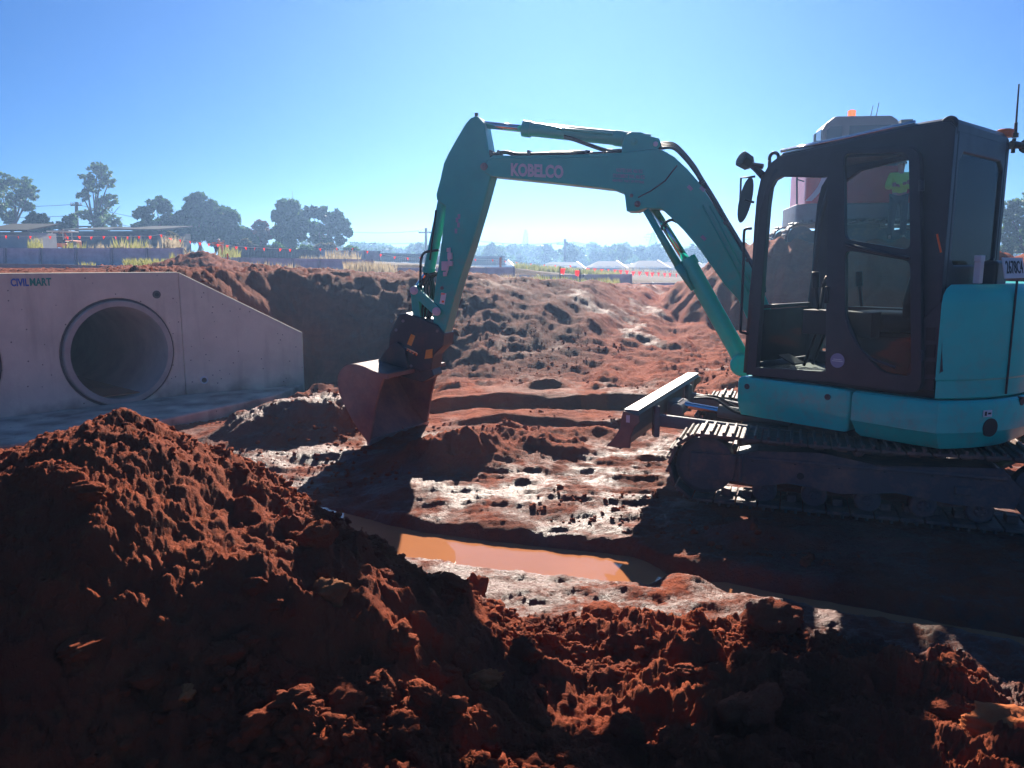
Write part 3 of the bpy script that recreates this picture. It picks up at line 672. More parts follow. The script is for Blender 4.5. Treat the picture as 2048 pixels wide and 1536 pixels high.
mid = BN+BS*BW/2
for s in (-1, 1):
    a = mid-BF*.03+BS*s*.62+ZV*.50; c = Tw(.42, -s*.36, .40)
    b = MB(); b.bar(a, c, .05, .10); b.bar(mid-BF*.06+BS*s*.62+ZV*.36, mid-BF*.06+BS*s*.62+ZV*.62, .1, .05); b.out('push_arm', M['bladegrey'], EX, bevel=.012)
b = MB(); b.tube([mid-BF*.12-BS*.16+ZV*.50, mid-BF*.12+BS*.16+ZV*.50], .06, 14); b.box(mid-BF*.08+ZV*.48, BF*.05, BS*.12, ZV*.09); b.out('cylinder_lug', M['bladegrey'], EX, bevel=.01)
b = MB(); a = mid-BF*.16+ZV*.53; c = Tw(.5, 0, .44); b.tube([a, a+(c-a)*.35], .03, 12); b.out('blade_cylinder_rod', M['chrome'], EX)
b = MB(); b.tube([a+(c-a)*.33, c], .055, 14); b.out('blade_cylinder', M['bladegrey'], EX)
b = MB()
for o in (-.05, .03): b.tube(arc_curve([a+(c-a)*.1+ZV*.08+BS*o, a+(c-a)*.3+ZV*.11+BS*o*1.6, a+(c-a)*.55+ZV*.03+BS*o*2, c+ZV*.05]), .011, 6)
b.out('blade_hose', M['rubber'], EX, smooth=True)

# --- slewing upper body
def prism_z(pts, z0, z1): return MB().prism([Uw(x, y, z0) for x, y in pts], ZV*(z1-z0))
q = prism_z([(.60, .60), (.60, -.75), (-.5, -.95), (-1.0, -.4), (-1.0, .4), (-.8, .66)], .575, .72).out('main_frame', M['undercarriage'], EX, bevel=.02)
def bowed(pts, z0, z1, inset=.035, name='skirt', m=T, zb=None):
    """panel with rounded plan, slightly drawn in at its lower edge, crease near the bottom"""
    n = len(pts); cen = np.mean(np.array(pts), 0); vs = []; levels = [(z0, inset*1.6), (z0+.03, inset*.9), (z0+.10, inset*.25), (z0+.115, 0), (z1-.04, 0), (z1-.012, .010), (z1, .03)]
    for z, ins in levels:
        for p in pts:
            d = np.array(p)-cen; L = np.linalg.norm(d); p2 = np.array(p)-d/L*ins; vs.append(Uw(p2[0], p2[1], z))
    fs = [(i*n+k, i*n+(k+1) % n, (i+1)*n+(k+1) % n, (i+1)*n+k) for i in range(len(levels)-1) for k in range(n)]
    fs += [tuple(range(n)), tuple((len(levels)-1)*n+k for k in range(n))]
    o = mesh(name, vs, fs, m, EX); fixn(o); smooth_angle(o, 28); return o
def rnd2(pts, r, n=5): return [tuple(p[:2]) for p in rounded([V(a, b_, 0) for a, b_ in pts], r, n)]
xf = .615; xm = -.318
fs_ = bowed(rnd2([(xf, .785), (xm, .785), (xm, .30), (xf, .30)], .035), .565, .872, name='front_skirt', inset=.02)
for px, py in ((1494, 773), (1655, 794)):
    c = cabpx(px, py, .045); b = MB(); b.tube([c-LU*.01, c+LU*.004], .022, 14); b.tube([c, c+LU*.010], .010, 8); b.out('bolt', D, fs_)
arc = [(1.2*math.cos(R(a)), 1.2*math.sin(R(a))) for a in np.linspace(139, 222, 28)]
bodyp = [(xm-.012, .785)]+[(-.5, .79), (-.72, .80)]+arc+[(-.35, -.95), (.3, -.9), (.3, .2), (xm-.012, .2)]
tb = bowed(bodyp, .545, .872, name='counterweight', inset=.05)
c = tailpx(1980, 855, 1.2); rn = (c-CS)*V(1, 1, 0); rn /= np.linalg.norm(rn); tn = np.cross(rn, ZV)
b = MB(); b.tube([c-rn*.08, c+rn*.004], .062, 24); b.out('tie_down_hole', M['rubber'], tb)
b = MB(); b.tube([c+rn*.0, c+rn*.006], .07, 24); 
c2 = tailpx(2044, 802, 1.2); rn2 = (c2-CS)*V(1, 1, 0); rn2 /= np.linalg.norm(rn2); b = MB(); b.tube([c2-rn2*.05, c2+rn2*.004], .03, 18); b.out('bolt_hole', M['rubber'], tb)
c = tailpx(1975, 827, 1.205); b = MB(); b.box(c, tn*.036, ZV*.022, rn*.003); st = b.out('sticker', M['white'], tb)
b = MB(); b.box(c+rn*.004-tn*.014, tn*.012, ZV*.006, rn*.001); b.box(c+rn*.004+tn*.018, tn*.008, ZV*.014, rn*.001); b.out('symbol', M['blackink'], st)
# engine cover on the tail, with its door seam
arc = [(1.165*math.cos(R(a)), 1.165*math.sin(R(a))) for a in np.linspace(138.5, 224, 28)]
cov = [(-.873, .765)]+arc+[(-.84, -.80), (-.5, -.9), (-.45, -.26), (-.873, -.26)]
def shell(pts, levels, name, m):
    n = len(pts); cen = np.mean(np.array(pts), 0); vs = []
    for z, ins in levels:
        for p in pts:
            d = np.array(p)-cen; L = np.linalg.norm(d); p2 = np.array(p)-d/L*ins; vs.append(Uw(p2[0], p2[1], z))
    fs = [(i*n+k, i*n+(k+1) % n, (i+1)*n+(k+1) % n, (i+1)*n+k) for i in range(len(levels)-1) for k in range(n)]
    fs += [tuple(range(n)), tuple((len(levels)-1)*n+k for k in range(n))]
    o = mesh(name, vs, fs, m, EX); fixn(o); smooth_angle(o, 25); return o
ec = shell(cov, [(.88, .02), (.89, .0), (1.0, 0), (1.012, -.012), (1.50, -.012), (1.56, .0), (1.60, .03), (1.625, .08)], 'engine_cover', T)
b = MB()
for z in np.linspace(.90, 1.6, 15):
    p = tailpx(2031, 600, 1.178); a = math.atan2((p-CS)@LU, (p-CS)@FU); b.tube([Uw(1.176*math.cos(a), 1.176*math.sin(a), z), Uw(1.176*math.cos(a), 1.176*math.sin(a), z+.05)], .007, 6)
b.out('door_seam', M['rubber'], ec)
# air intake grille behind the door
b = MB(); g0 = [cabpx(x, y, .02) for x, y in ((1842, 640), (1884, 605), (1884, 742), (1868, 757), (1840, 760))]; b.prism(g0, -LU*.1); gr = b.out('intake_panel', D, EX, bevel=.006)
b = MB()
for k in range(3):
    y_ = 655+k*34; b.prism([cabpx(x, y, .026) for x, y in ((1852, y_), (1870, y_), (1870, y_+26), (1852, y_+26))], -LU*.01)
b.out('slot', M['rubber'], gr)

# --- cab
CX0, CX1 = -.85, .55
sideout = [cabpx(*p) for p in ((1492, 750), (1497, 640), (1504, 520), (1508, 450), (1513, 395), (1521, 358), (1537, 330), (1560, 312), (1630, 297), (1700, 281), (1780, 263), (1840, 251), (1885, 244), (1900, 244))]
so = [((p-CS)@FU, p[2]) for p in sideout]+[(CX0, 2.60), (CX0, .93)]
so[0] = (so[0][0], .885)
hole1 = [cabpx(*p) for p in ((1512, 735), (1519, 640), (1529, 500), (1536, 410), (1541, 375), (1549, 360), (1562, 353), (1640, 355), (1664, 350), (1674, 316), (1800, 310), (1822, 325), (1828, 420), (1828, 700), (1812, 752))]
h1 = [((p-CS)@FU, p[2]) for p in hole1]
tk = .055
def side(y, holes, sgn, name, thick=tk):
    b = MB(); b.prism_holes([Uw(x, y, z) for x, z in so], [[Uw(x, y, z) for x, z in h] for h in holes], LU*(-sgn)*thick)
    o = b.out(name, D, EX, bevel=.012); fixn(o); return o
side(YS, [h1], 1, 'cab_side')
hr = [(.44, 1.02), (.42, 1.6), (.37, 2.3), (.32, 2.42), (.2, 2.50), (-.1, 2.545), (-.64, 2.565), (-.70, 2.50), (-.70, 1.45), (-.64, 1.38), (.05, 1.36), (.12, 1.04)]
side(YS-.96+.055, [hr], 1, 'cab_far_side')
b = MB(); b.prism([Uw(x, YS-.94, z) for x, z in hr], LU*.006); fixn(b.out('far_side_window', M['glass'], EX))
# roof skin over the side profile
top = [(x, z) for x, z in so if z > 2.44]; top = sorted(top)
rf = MB(); ns = len(top)
vs = [Uw(x, YS-.02-k*.92, z+.012+(.018 if 0 < k < 1 else 0)) for k in (0, .04, .5, .96, 1) for x, z in top]+[Uw(x, YS-.02-k*.92, z-.015) for k in (0, .04, .5, .96, 1) for x, z in top]
fs = [(j*ns+i, j*ns+i+1, (j+1)*ns+i+1, (j+1)*ns+i) for j in range(4) for i in range(ns-1)]; off = 5*ns
fs += [(off+j*ns+i, off+(j+1)*ns+i, off+(j+1)*ns+i+1, off+j*ns+i+1) for j in range(4) for i in range(ns-1)]
ring = [j*ns for j in range(5)]+[4*ns+i for i in range(1, ns)]+[j*ns+ns-1 for j in range(3, -1, -1)]+[i for i in range(ns-2, 0, -1)]
fs += [(ring[k], ring[(k+1) % len(ring)], ring[(k+1) % len(ring)]+off, ring[k]+off) for k in range(len(ring))]
ro = mesh('cab_roof', vs, fs, D, EX); fixn(ro); smooth_angle(ro, 40)
# rear wall with window, front frame
ymid = YS-.48
def wallx(x, holes, e, name, z0=.9, z1=2.592):
    out = [(YS-.06, z0), (YS-.06, z1), (YS-.90, z1), (YS-.90, z0)]
    b = MB(); b.prism_holes([Uw(x, y, z) for y, z in out], [[Uw(x, y, z) for y, z in h] for h in holes], FU*e); o = b.out(name, D, EX, bevel=.01); fixn(o); return o
rw = [(YS-.10, 1.80), (YS-.10, 2.40), (YS-.16, 2.46), (YS-.80, 2.46), (YS-.87, 2.40), (YS-.87, 1.80), (YS-.80, 1.75), (YS-.16, 1.75)]
wallx(CX0, [rw], .05, 'cab_rear_wall')
b = MB(); b.prism([Uw(CX0+.015, y, z) for y, z in rw], FU*.006); fixn(b.out('rear_window', M['glass'], EX))
b = MB()
for y in (YS-.03, YS-.93):
    b.tube([Uw(.565, y, .9), Uw(.545, y, 1.5), Uw(.50, y, 2.15), Uw(.44, y, 2.38), Uw(.38, y, 2.46)], .035, 8)
b.bar(Uw(.55, YS-.03, .93), Uw(.55, YS-.93, .93), .05, .09); b.bar(Uw(.545, YS-.03, 1.42), Uw(.545, YS-.93, 1.42), .03, .03)
b.out('windshield_frame', D, EX, smooth=True)
b = MB(); b.prism([Uw(.54, YS-.06, .98), Uw(.54, YS-.90, .98), Uw(.53, YS-.90, 1.40), Uw(.53, YS-.06, 1.40)], -FU*.006); fixn(b.out('lower_windshield', M['glass'], EX))
b = MB(); b.box(Uw(-.15, ymid, .90), FU*.69, LU*.43, ZV*.03); fl = b.out('cab_floor', M['rubber'], EX, bevel=.01)
b = MB()
for k in range(6): b.bar(Uw(.12+k*.06, ymid+.05, .936), Uw(.12+k*.06, ymid+.38, .936), .006, .006)
for k in range(4): b.bar(Uw(.12, ymid+.08+k*.09, .938), Uw(.42, ymid+.08+k*.09, .938), .006, .006)
b.out('floor_mat_ribs', M['steel'], fl)
# inside: seat, consoles, levers, pedals
def blob(name, secs, m, parent):
    """stack of rounded-rectangle sections (centre, half x vec, half y vec)"""
    n = 16; vs = []
    for c, a, b_ in secs:
        for k in range(n):
            t = 2*math.pi*k/n; cx = np.sign(math.cos(t))*abs(math.cos(t))**.55; cy = np.sign(math.sin(t))*abs(math.sin(t))**.55
            vs.append(c+a*cx+b_*cy)
    fs = [(i*n+k, i*n+(k+1) % n, (i+1)*n+(k+1) % n, (i+1)*n+k) for i in range(len(secs)-1) for k in range(n)]+[tuple(range(n)), tuple((len(secs)-1)*n+k for k in range(n))]
    o = mesh(name, vs, fs, m, parent, smooth=True); fixn(o); return o
seat = blob('seat', [(Uw(-.33, ymid, 1.27), FU*.20, LU*.2), (Uw(-.31, ymid, 1.30), FU*.26, LU*.25), (Uw(-.31, ymid, 1.38), FU*.26, LU*.25), (Uw(-.31, ymid, 1.41), FU*.2, LU*.2)], M['rubber'], EX)
blob('backrest', [(Uw(-.52, ymid, 1.38), FU*.05, LU*.2), (Uw(-.55, ymid, 1.5), FU*.07, LU*.24), (Uw(-.60, ymid, 1.75), FU*.075, LU*.23), (Uw(-.65, ymid, 1.96), FU*.06, LU*.18), (Uw(-.66, ymid, 2.0), FU*.03, LU*.13), (Uw(-.66, ymid, 2.05), FU*.04, LU*.13), (Uw(-.68, ymid, 2.2), FU*.03, LU*.10)], M['rubber'], seat)
b = MB(); b.box(Uw(-.35, ymid, 1.08), FU*.22, LU*.2, ZV*.16); b.out('seat_base', D, seat, bevel=.03)
for s in (-1, 1):
    b = MB(); b.box(Uw(-.12, ymid+s*.34, 1.33), FU*.26, LU*.07, ZV*.09); b.tube([Uw(.06, ymid+s*.34, 1.42), Uw(.09, ymid+s*.34, 1.60)], .014, 8); b.tube([Uw(.09, ymid+s*.34, 1.58), Uw(.10, ymid+s*.34, 1.70)], .028, 10); b.out('control_console', M['rubber'], EX, bevel=.02)
for s in (-1, 1):
    b = MB(); b.tube([Uw(.30, ymid+s*.07, .95), Uw(.20, ymid+s*.07, 1.25), Uw(.16, ymid+s*.09, 1.62)], .013, 8); b.tube([Uw(.165, ymid+s*.09, 1.58), Uw(.13, ymid+s*.09, 1.66)], .022, 8); b.out('travel_lever', M['rubber'], EX, smooth=True)
b = MB(); b.prism([Uw(.28, ymid+.1, .97), Uw(.42, ymid+.1, 1.03), Uw(.42, ymid+.26, 1.03), Uw(.28, ymid+.26, .97)], ZV*.012); b.out('pedal', M['rubber'], EX)
b = MB(); b.box(Uw(.30, ymid-.36, 1.55), FU*.03, LU*.09, ZV*.07); b.tube([Uw(.30, ymid-.36, 1.2), Uw(.30, ymid-.36, 1.5)], .015, 8); b.out('display_unit', M['rubber'], EX, bevel=.008)
# the door, swung open and latched back along the cab side
DO = .055
dout = rounded([cabpx(x, y, DO) for x, y in ((1656, 300), (1840, 292), (1843, 789), (1650, 762))], .10, 6)
dh1 = rounded([cabpx(x, y, DO) for x, y in ((1687, 307), (1817, 305), (1820, 500), (1689, 478))], .05, 5)
dh2 = rounded([cabpx(x, y, DO) for x, y in ((1690, 500), (1820, 522), (1822, 755), (1765, 745), (1718, 700), (1690, 630))], .05, 5)
b = MB(); b.prism_holes(dout, [dh1, dh2], -LU*.045); dr = b.out('door', D, EX, bevel=.012); fixn(dr)
for h_ in (dh1, dh2):
    b = MB(); b.prism([p-LU*.02 for p in h_], -LU*.005); fixn(b.out('door_glass', M['glass_dusty'], dr))
b = MB(); b.tube([cabpx(1690, 487, DO+.02), cabpx(1752, 504, DO+.03), cabpx(1818, 516, DO+.02)], .012, 8); b.out('door_rail', D, dr, smooth=True)
b = MB(); b.tube(arc_curve([cabpx(x, y, DO+.03) for x, y in ((1693, 640), (1703, 670), (1735, 712), (1790, 735))]), .010, 8); b.out('grab_rail', D, dr, smooth=True)
b = MB(); c = cabpx(1675, 721, DO); b.tube([c, c+LU*.003], .052, 28); stk = b.out('round_sticker', M['mauve'], dr)
b = MB()
for dz, w_ in ((.008, .03), (-.004, .04)): b.box(c+LU*.004+ZV*dz, FU*w_, LU*.001, ZV*.003)
b.out('sticker_lines', M['white'], stk)
b = MB(); b.box(cabpx(1655, 590, DO), FU*.012, LU*.02, ZV*.06); b.out('latch', M['rubber'], dr, bevel=.004)
for y in (360, 700): MB().tube([cabpx(1843, y, DO-.01), cabpx(1843, y+22, DO-.01)], .018, 10).out('hinge', D, dr)
b = MB(); b.bar(cabpx(1874, 468, .006), cabpx(1882, 505, .006), .012, .004, up=tuple(LU)); b.out('orange_strap', M['orange'], EX)
# roof furniture
b = MB()
for off in (-.06, -.11):
    pts = [cabpx(x, y, off)+ZV*(.012 if off == -.06 else .018) for x, y in ((1562, 306), (1640, 290), (1700, 278), (1780, 260), (1830, 249))]; b.tube(pts, .011, 8)
for off in (-.80, -.85):
    pts = [cabpx(x, y, 0)+LU*off+ZV*.014 for x, y in ((1562, 306), (1640, 290), (1700, 278), (1780, 260), (1830, 249))]; b.tube(pts, .011, 8)
b.out('roof_rail', M['chrome'], EX, smooth=True)
def ring_(c, rad, r, ax, name):
    a1 = FU; a2 = ZV; pts = [c+a1*rad*math.cos(t)+a2*rad*math.sin(t) for t in np.linspace(-.3, math.pi+.3, 13)]; b = MB(); b.tube(pts, r, 8)
    b.bar(pts[0], pts[0]-ZV*.05, .02); b.bar(pts[-1], pts[-1]-ZV*.05, .02); return b.out(name, D, EX, smooth=True)
ring_(cabpx(1548, 316, -.03), .038, .013, 0, 'lifting_eye'); ring_(cabpx(1899, 249, -.03), .042, .013, 0, 'lifting_eye'); ring_(Uw(-.8, YS-.9, 2.6), .042, .013, 0, 'lifting_eye')
c = cabpx(1492, 323, .0)
b = MB(); ax = V(-.75, -.25, .35); ax /= np.linalg.norm(ax); b.tube([c-ax*.055, c-ax*.02, c+ax*.05], [.035, .062, .066], 8); wl = b.out('work_light', M['rubber'], EX, bevel=.006)
b = MB(); b.tube([c+ax*.05, c+ax*.054], .055, 12); b.out('lens', M['glass_dusty'], wl)
b = MB(); b.tube([c-ax*.04, cabpx(1512, 338, 0), cabpx(1527, 352, 0)], [.02, .024, .03], 8); b.tube([cabpx(1505, 330, 0), cabpx(1526, 333, -.02)], .02, 8); b.out('light_bracket', M['rubber'], EX)
b = MB(); mc = cabpx(1491, 400, .02); m1 = V(.10, 0, 1); mr_ = V(.95, -.31, 0); m1 = ZV+mr_*.17; m1 /= np.linalg.norm(m1); mn = np.cross(m1, mr_)
ptsm = [mc+m1*.175*math.sin(t)+mr_*.048*math.cos(t) for t in np.linspace(0, 2*math.pi, 29)[:-1]]
b.prism(ptsm, mn*.03); mi = b.out('mirror', M['mirror'], EX, bevel=.012, seg=3); fixn(mi)
b = MB(); b.tube([cabpx(1510, 353, .0), cabpx(1482, 356, .02), cabpx(1480, 410, .02), mc], .009, 8); b.tube([mc, cabpx(1508, 405, 0)], .009, 8); b.out('mirror_arm', M['rubber'], mi, smooth=True)
b = MB(); b.tube(arc_curve([cabpx(x, y, .02) for x, y in ((1503, 457), (1492, 458), (1488, 468), (1487, 520), (1484, 600), (1481, 665))], 4), .011, 8); b.tube([cabpx(1481, 664, .02), cabpx(1497, 668, 0)], .011, 8); b.out('grab_handle', M['rubber'], EX, smooth=True)
c = Uw(CX0+.06, YS-.88, 2.60)
c = onplane(2010, 266, Uw(CX0+.05, 0, 0), FU)
b = MB(); b.tube([c-ZV*.03, c+ZV*.0], .05, 16); b.tube([c, c+ZV*.018, c+ZV*.026], [.056, .056, .04], 18); b.out('gps_puck', M['orange'], EX)
c = onplane(2030, 275, Uw(CX0+.0, 0, 0), FU)
an = onplane(2038, 168, Uw(CX0, 0, 0), FU)
b = MB(); b.tube([c, c+ZV*.03], .022, 10); b.tube([c+ZV*.02, c+(an-c)*.28, c+(an-c)*.29, an], [.012, .011, .007, .005], 8); b.out('antenna', M['rubber'], EX)
b = MB(); r0 = onplane(2022, 290, Uw(CX0, 0, 0), FU); b.tube([r0, r0-LU*.05-FU*.03, r0-LU*.14-FU*.05], [.03, .024, .02], 10); b.tube([r0-LU*.05-ZV*.05, r0-LU*.05+ZV*.05], .014, 8); b.tube([r0-LU*.14-FU*.05, r0-LU*.30-FU*.06], [.05, .035], 10); b.out('rear_lamp', M['rubber'], EX)
# things on the rear hood: filler, white box, number plate
c = onplane(1957, 545, Uw(-.98, 0, 0), FU); b = MB(); b.box(c, LU*.03, FU*.02, ZV*.07); b.box(c+ZV*.09, LU*.04, FU*.02, ZV*.02); b.out('white_switch_box', M['white'], EX, bevel=.004)
c = onplane(1988, 545, Uw(-.96, 0, 0), FU); b = MB(); b.box(c-ZV*.02, LU*.10, FU*.05, ZV*.10); b.out('air_box', D, EX, bevel=.02)
p0 = onplane(2011, 557, Uw(-1.13, 0, 0), FU); p1 = onplane(2046, 553, Uw(-1.13, 0, 0), FU)
pr = -LU*.985+FU*.0; pr = pr/np.linalg.norm(pr); pu = ZV*.98+FU*.2; pu /= np.linalg.norm(pu); pn = np.cross(pr, pu)
b = MB(); b.prism([p0, p0+pr*.37, p0+pr*.37+pu*.135, p0+pu*.135], -pn*.008); pl = b.out('number_plate', M['white'], EX, bevel=.003); fixn(pl)
text('plate_lettering', '2678C4', p0+pr*.03+pu*.03+pn*.001, pr, pu, .085, M['blackink'], pl, width=.31, bold=.01, depth=.002)

# --- boom, arm, cylinders
TA = M['teal_arm']
def bprism(pts, off, th, name, m=TA, parent=EX, bevel=.012):
    b = MB(); b.prism([bpx(x, y, off) for x, y in pts], -NB*th); o = b.out(name, m, parent, bevel=bevel); fixn(o); return o
boom_px = [(972, 322), (985, 310), (1039, 311), (1140, 309), (1240, 305), (1300, 298), (1325, 300), (1348, 313), (1374, 337), (1401, 368), (1436, 424), (1463, 468), (1500, 530), (1530, 590), (1556, 650), (1570, 700), (1560, 722), (1536, 722), (1518, 690), (1477, 600), (1449, 569), (1398, 497), (1367, 460), (1343, 436), (1323, 418), (1290, 417), (1273, 423), (1253, 423), (1249, 388), (1224, 378), (1100, 364), (981, 352), (968, 345)]
bm_ = bprism(boom_px, .13, .26, 'boom')
# cover seam between the two boom plates and the pads seen on them
b = MB(); b.tube([bpx(x, y, .131) for x, y in ((1354, 331), (1330, 362), (1300, 383), (1276, 395))], .006, 6); b.out('weld_seam', M['rubber'], bm_)
b = MB(); b.tube([bpx(x, y, .131) for x, y in ((985, 318), (1100, 317), (1215, 314))], .007, 6); b.out('edge_trim', TA, bm_)
text('boom_lettering', 'KOBELCO', bpx(1022, 352, .134), *(lambda a, b_: ((a/np.linalg.norm(a)), b_/np.linalg.norm(b_)))(bpx(1123, 357, .134)-bpx(1022, 352, .134), bpx(1022, 326, .134)-bpx(1022, 352, .134)), .118, M['pinkwhite'], bm_, width=.50, bold=.045, depth=.003)
for s_, (x0, y0), (x1, y1), hh in (('NOTES SWL 466 KG', (1233, 344), (1285, 347), .034), ('STATEMENT SWL 466 KG', (1226, 355), (1289, 358), .034), ('HEAVIEST PART OF FITTING', (1225, 363), (1288, 367), .022)):
    a = bpx(x1, y1, .134)-bpx(x0, y0, .134); u_ = bpx(x0, y0-20, .134)-bpx(x0, y0, .134)
    text('load_notice', s_, bpx(x0, y0, .134), a/np.linalg.norm(a), u_/np.linalg.norm(u_), hh, M['mauve'], bm_, width=np.linalg.norm(a), bold=.02, depth=.002)
for x, y in ((1380, 376), (1405, 378), (1343+64, 476)): MB().box(bpx(x, y, .132), (FB*.5+ZV*.5)*.035, (FB*-.5+ZV*.5)*.02, NB*.003).out('decal', M['mauve'], bm_)
# pins along the boom
def pin(px, py, r, off0, off1, name='pin', m=None, parent=EX):
    b = MB(); b.tube([bpx(px, py, off0), bpx(px, py, off1)], r, 18); a = bpx(px, py, off0); b.tube([a, a+NB*.012], r*.55, 10); return b.out(name, m or M['bladegrey'], parent, bevel=.003, seg=1)
pin(968, 333, .035, .15, -.15); pin(1275, 408, .028, .15, -.15); pin(1263, 391, .016, .142, -.14)
# arm
arm_px = [(954, 231), (940, 236), (930, 248), (915, 273), (897, 305), (887, 326), (880, 358), (872, 388), (873, 400), (884, 408), (891, 412), (886, 450), (878, 520), (870, 575), (866, 610), (866, 655), (872, 672), (888, 671), (893, 655), (906, 605), (920, 556), (943, 490), (964, 419), (982, 352), (980, 313), (973, 275), (967, 245)]
am = bprism(arm_px, .105, .21, 'arm')
b = MB(); b.tube([bpx(953, 236, .02), bpx(953, 236, .02)+ZV*.045], .018, 8); b.out('grease_nipple', D, am)
b = MB(); a1 = bpx(886, 597, .108); b.box(a1, (FB*-.2+ZV)*.055/1.02, (FB+ZV*.2)*.026/1.02, NB*.002); s1 = b.out('warning_sticker', M['white'], am)
b = MB(); b.box(a1+NB*.003-ZV*.03, ZV*.010, FB*.012, NB*.001); b.box(a1+NB*.003+ZV*.045, ZV*.006, FB*.02, NB*.001); b.out('symbol', M['orange'], s1)
b = MB()
for x, y in ((914, 440), (917, 450), (912, 462), (918, 433)): b.box(bpx(x, y, .107), ZV*.022, FB*.012, NB*.002)
b.out('worn_decal', M['mauve'], am)
b = MB()
for x, y, r_ in ((900, 512, .032), (890, 532, .045), (890, 548, .022), (902, 527, .025), (897, 500, .02)):
    b.box(bpx(x, y, .125), ZV*r_, FB*r_*.7, NB*.02)
b.tube([bpx(900, 495, .125), bpx(897, 530, .13), bpx(891, 552, .125)], .012, 6)
b.out('valve_block', M['pinkwhite'], am, bevel=.006)
# bucket cylinder in front of the arm
b = MB(); b.tube([bpx(889, 392), bpx(858, 540)], .056, 20); b.tube([bpx(859, 534), bpx(857, 546)], .066, 20); bc = b.out('bucket_cylinder', TA, EX, bevel=.006, seg=1)
b = MB(); b.tube([bpx(858, 540), bpx(832, 578)], .028, 14); b.out('bucket_cylinder_rod', M['chrome'], bc)
b = MB(); b.tube([bpx(872, 420, .07), bpx(860, 520, .08)], .010, 8); b.tube(arc_curve([bpx(x, y, .07) for x, y in ((877, 500), (850, 505), (842, 520), (841, 545), (840, 575))]), .013, 8); b.out('cylinder_hose', M['rubber'], bc, smooth=True)
# links
def link(pts, w0, off, th, name, m=TA):
    a, c = [bpx(x, y, off) for x, y in pts]; d = (c-a)/np.linalg.norm(c-a); n_ = np.cross(d, NB); out_ = []
    for t in np.linspace(0, math.pi, 9): out_.append(a-d*w0*math.sin(t)+n_*w0*math.cos(t))
    for t in np.linspace(math.pi, 2*math.pi, 9): out_.append(c-d*w0*math.sin(t)+n_*w0*math.cos(t))
    b = MB(); b.prism(out_, -NB*th); o = b.out(name, m, EX, bevel=.006); fixn(o); return o
link([(828, 581), (873, 623)], .045, .14, .04, 'link_arm'); link([(828, 581), (873, 623)], .045, -.10, .04, 'link_arm')
link([(828, 581), (834, 645)], .04, .10, .2, 'link_rod')
pin(828, 581, .042, .155, -.155, m=M['pinkwhite']); pin(873, 623, .042, .155, -.155, m=M['pinkwhite']); pin(875, 662, .03, .13, -.13); pin(884, 576, .018, .115, .09)
b = MB()
for k, (o_, s_) in enumerate(((.05, 0), (.0, 6), (-.04, 12))):
    b.tube(arc_curve([bpx(x+s_, y, o_) for x, y in ((872, 545), (856, 552), (843, 572), (846, 605), (842, 640), (835, 668))]), .012, 8)
    b.tube(arc_curve([bpx(x+s_*.6, y, o_) for x, y in ((848, 545), (858, 560), (862, 590), (856, 625), (850, 650))]), .011, 8)
b.out('hitch_hose', M['rubber'], EX, smooth=True)
# arm cylinder on top of the boom
b = MB(); b.tube([bpx(957, 248), bpx(1050, 258)], .033, 16); rod = b.out('arm_cylinder_rod', M['chrome'], EX, smooth=True)
b = MB(); b.tube([bpx(1046, 257), bpx(1300, 283)], .064, 24); b.tube([bpx(1046, 257), bpx(1062, 259)], .074, 24); b.tube([bpx(1230, 276), bpx(1246, 278)], .07, 24); ac = b.out('arm_cylinder', TA, EX); smooth_angle(ac)
b = MB(); b.tube([bpx(1062, 247, .03), bpx(1128, 258, .07), bpx(1225, 268, .07)], .012, 8); b.out('cylinder_pipe', TA, ac, smooth=True)
bprism([(1243, 307), (1244, 286), (1252, 268), (1262, 263), (1283, 264), (1300, 272), (1318, 276), (1322, 288), (1316, 300)], .11, .05, 'cylinder_bracket'); bprism([(1243, 307), (1244, 286), (1252, 268), (1262, 263), (1283, 264), (1300, 272), (1318, 276), (1322, 288), (1316, 300)], -.06, .05, 'cylinder_bracket')
pin(1311, 288, .022, .12, -.12, m=M['pinkwhite']); pin(1268, 283, .03, .13, -.13, m=TA)
# boom cylinders below the boom
b = MB(); b.tube([bpx(1306, 415, .0), bpx(1382, 535, .0)], .036, 14); br_ = b.out('boom_cylinder_rod', M['chrome'], EX, smooth=True)
b = MB(); b.tube([bpx(1374, 523), bpx(1482, 715)], .078, 22); b.tube([bpx(1371, 518), bpx(1380, 534)], .092, 22); b.tube([bpx(1482, 712), bpx(1486, 726)], [.07, .05], 16); bcy = b.out('boom_cylinder', M['teal'], EX); smooth_angle(bcy)
b = MB(); b.tube([bpx(1292, 420, .10), bpx(1356, 530, .10)], [.03, .035], 8); b.tube([bpx(1356, 530, .10), bpx(1386, 580, .09)], [.04, .02], 8); b.out('rod_guard', TA, bcy, smooth=True)
b = MB(); b.tube(arc_curve([bpx(x, y, .06) for x, y in ((1360, 447), (1342, 440), (1325, 452), (1323, 475), (1340, 500), (1352, 520))]), .013, 8); b.out('boom_hose', M['rubber'], EX, smooth=True)
b = MB(); b.tube([bpx(1483, 730, .12), bpx(1483, 730, -.12)], .10, 22); b.box(bpx(1510, 742, 0), FB*.12, NB*.11, ZV*.10); b.out('swing_bracket', M['teal'], EX, bevel=.02)
b = MB(); sb = Uw(.62, -.16, 0); b.box((bpx(1540, 720)+sb+ZV*.9)/2, (bpx(1540, 720)-sb-ZV*.9)*V(1, 1, 0)*.5, NB*.10, ZV*.10); b.out('swing_post', M['undercarriage'], EX, bevel=.03)
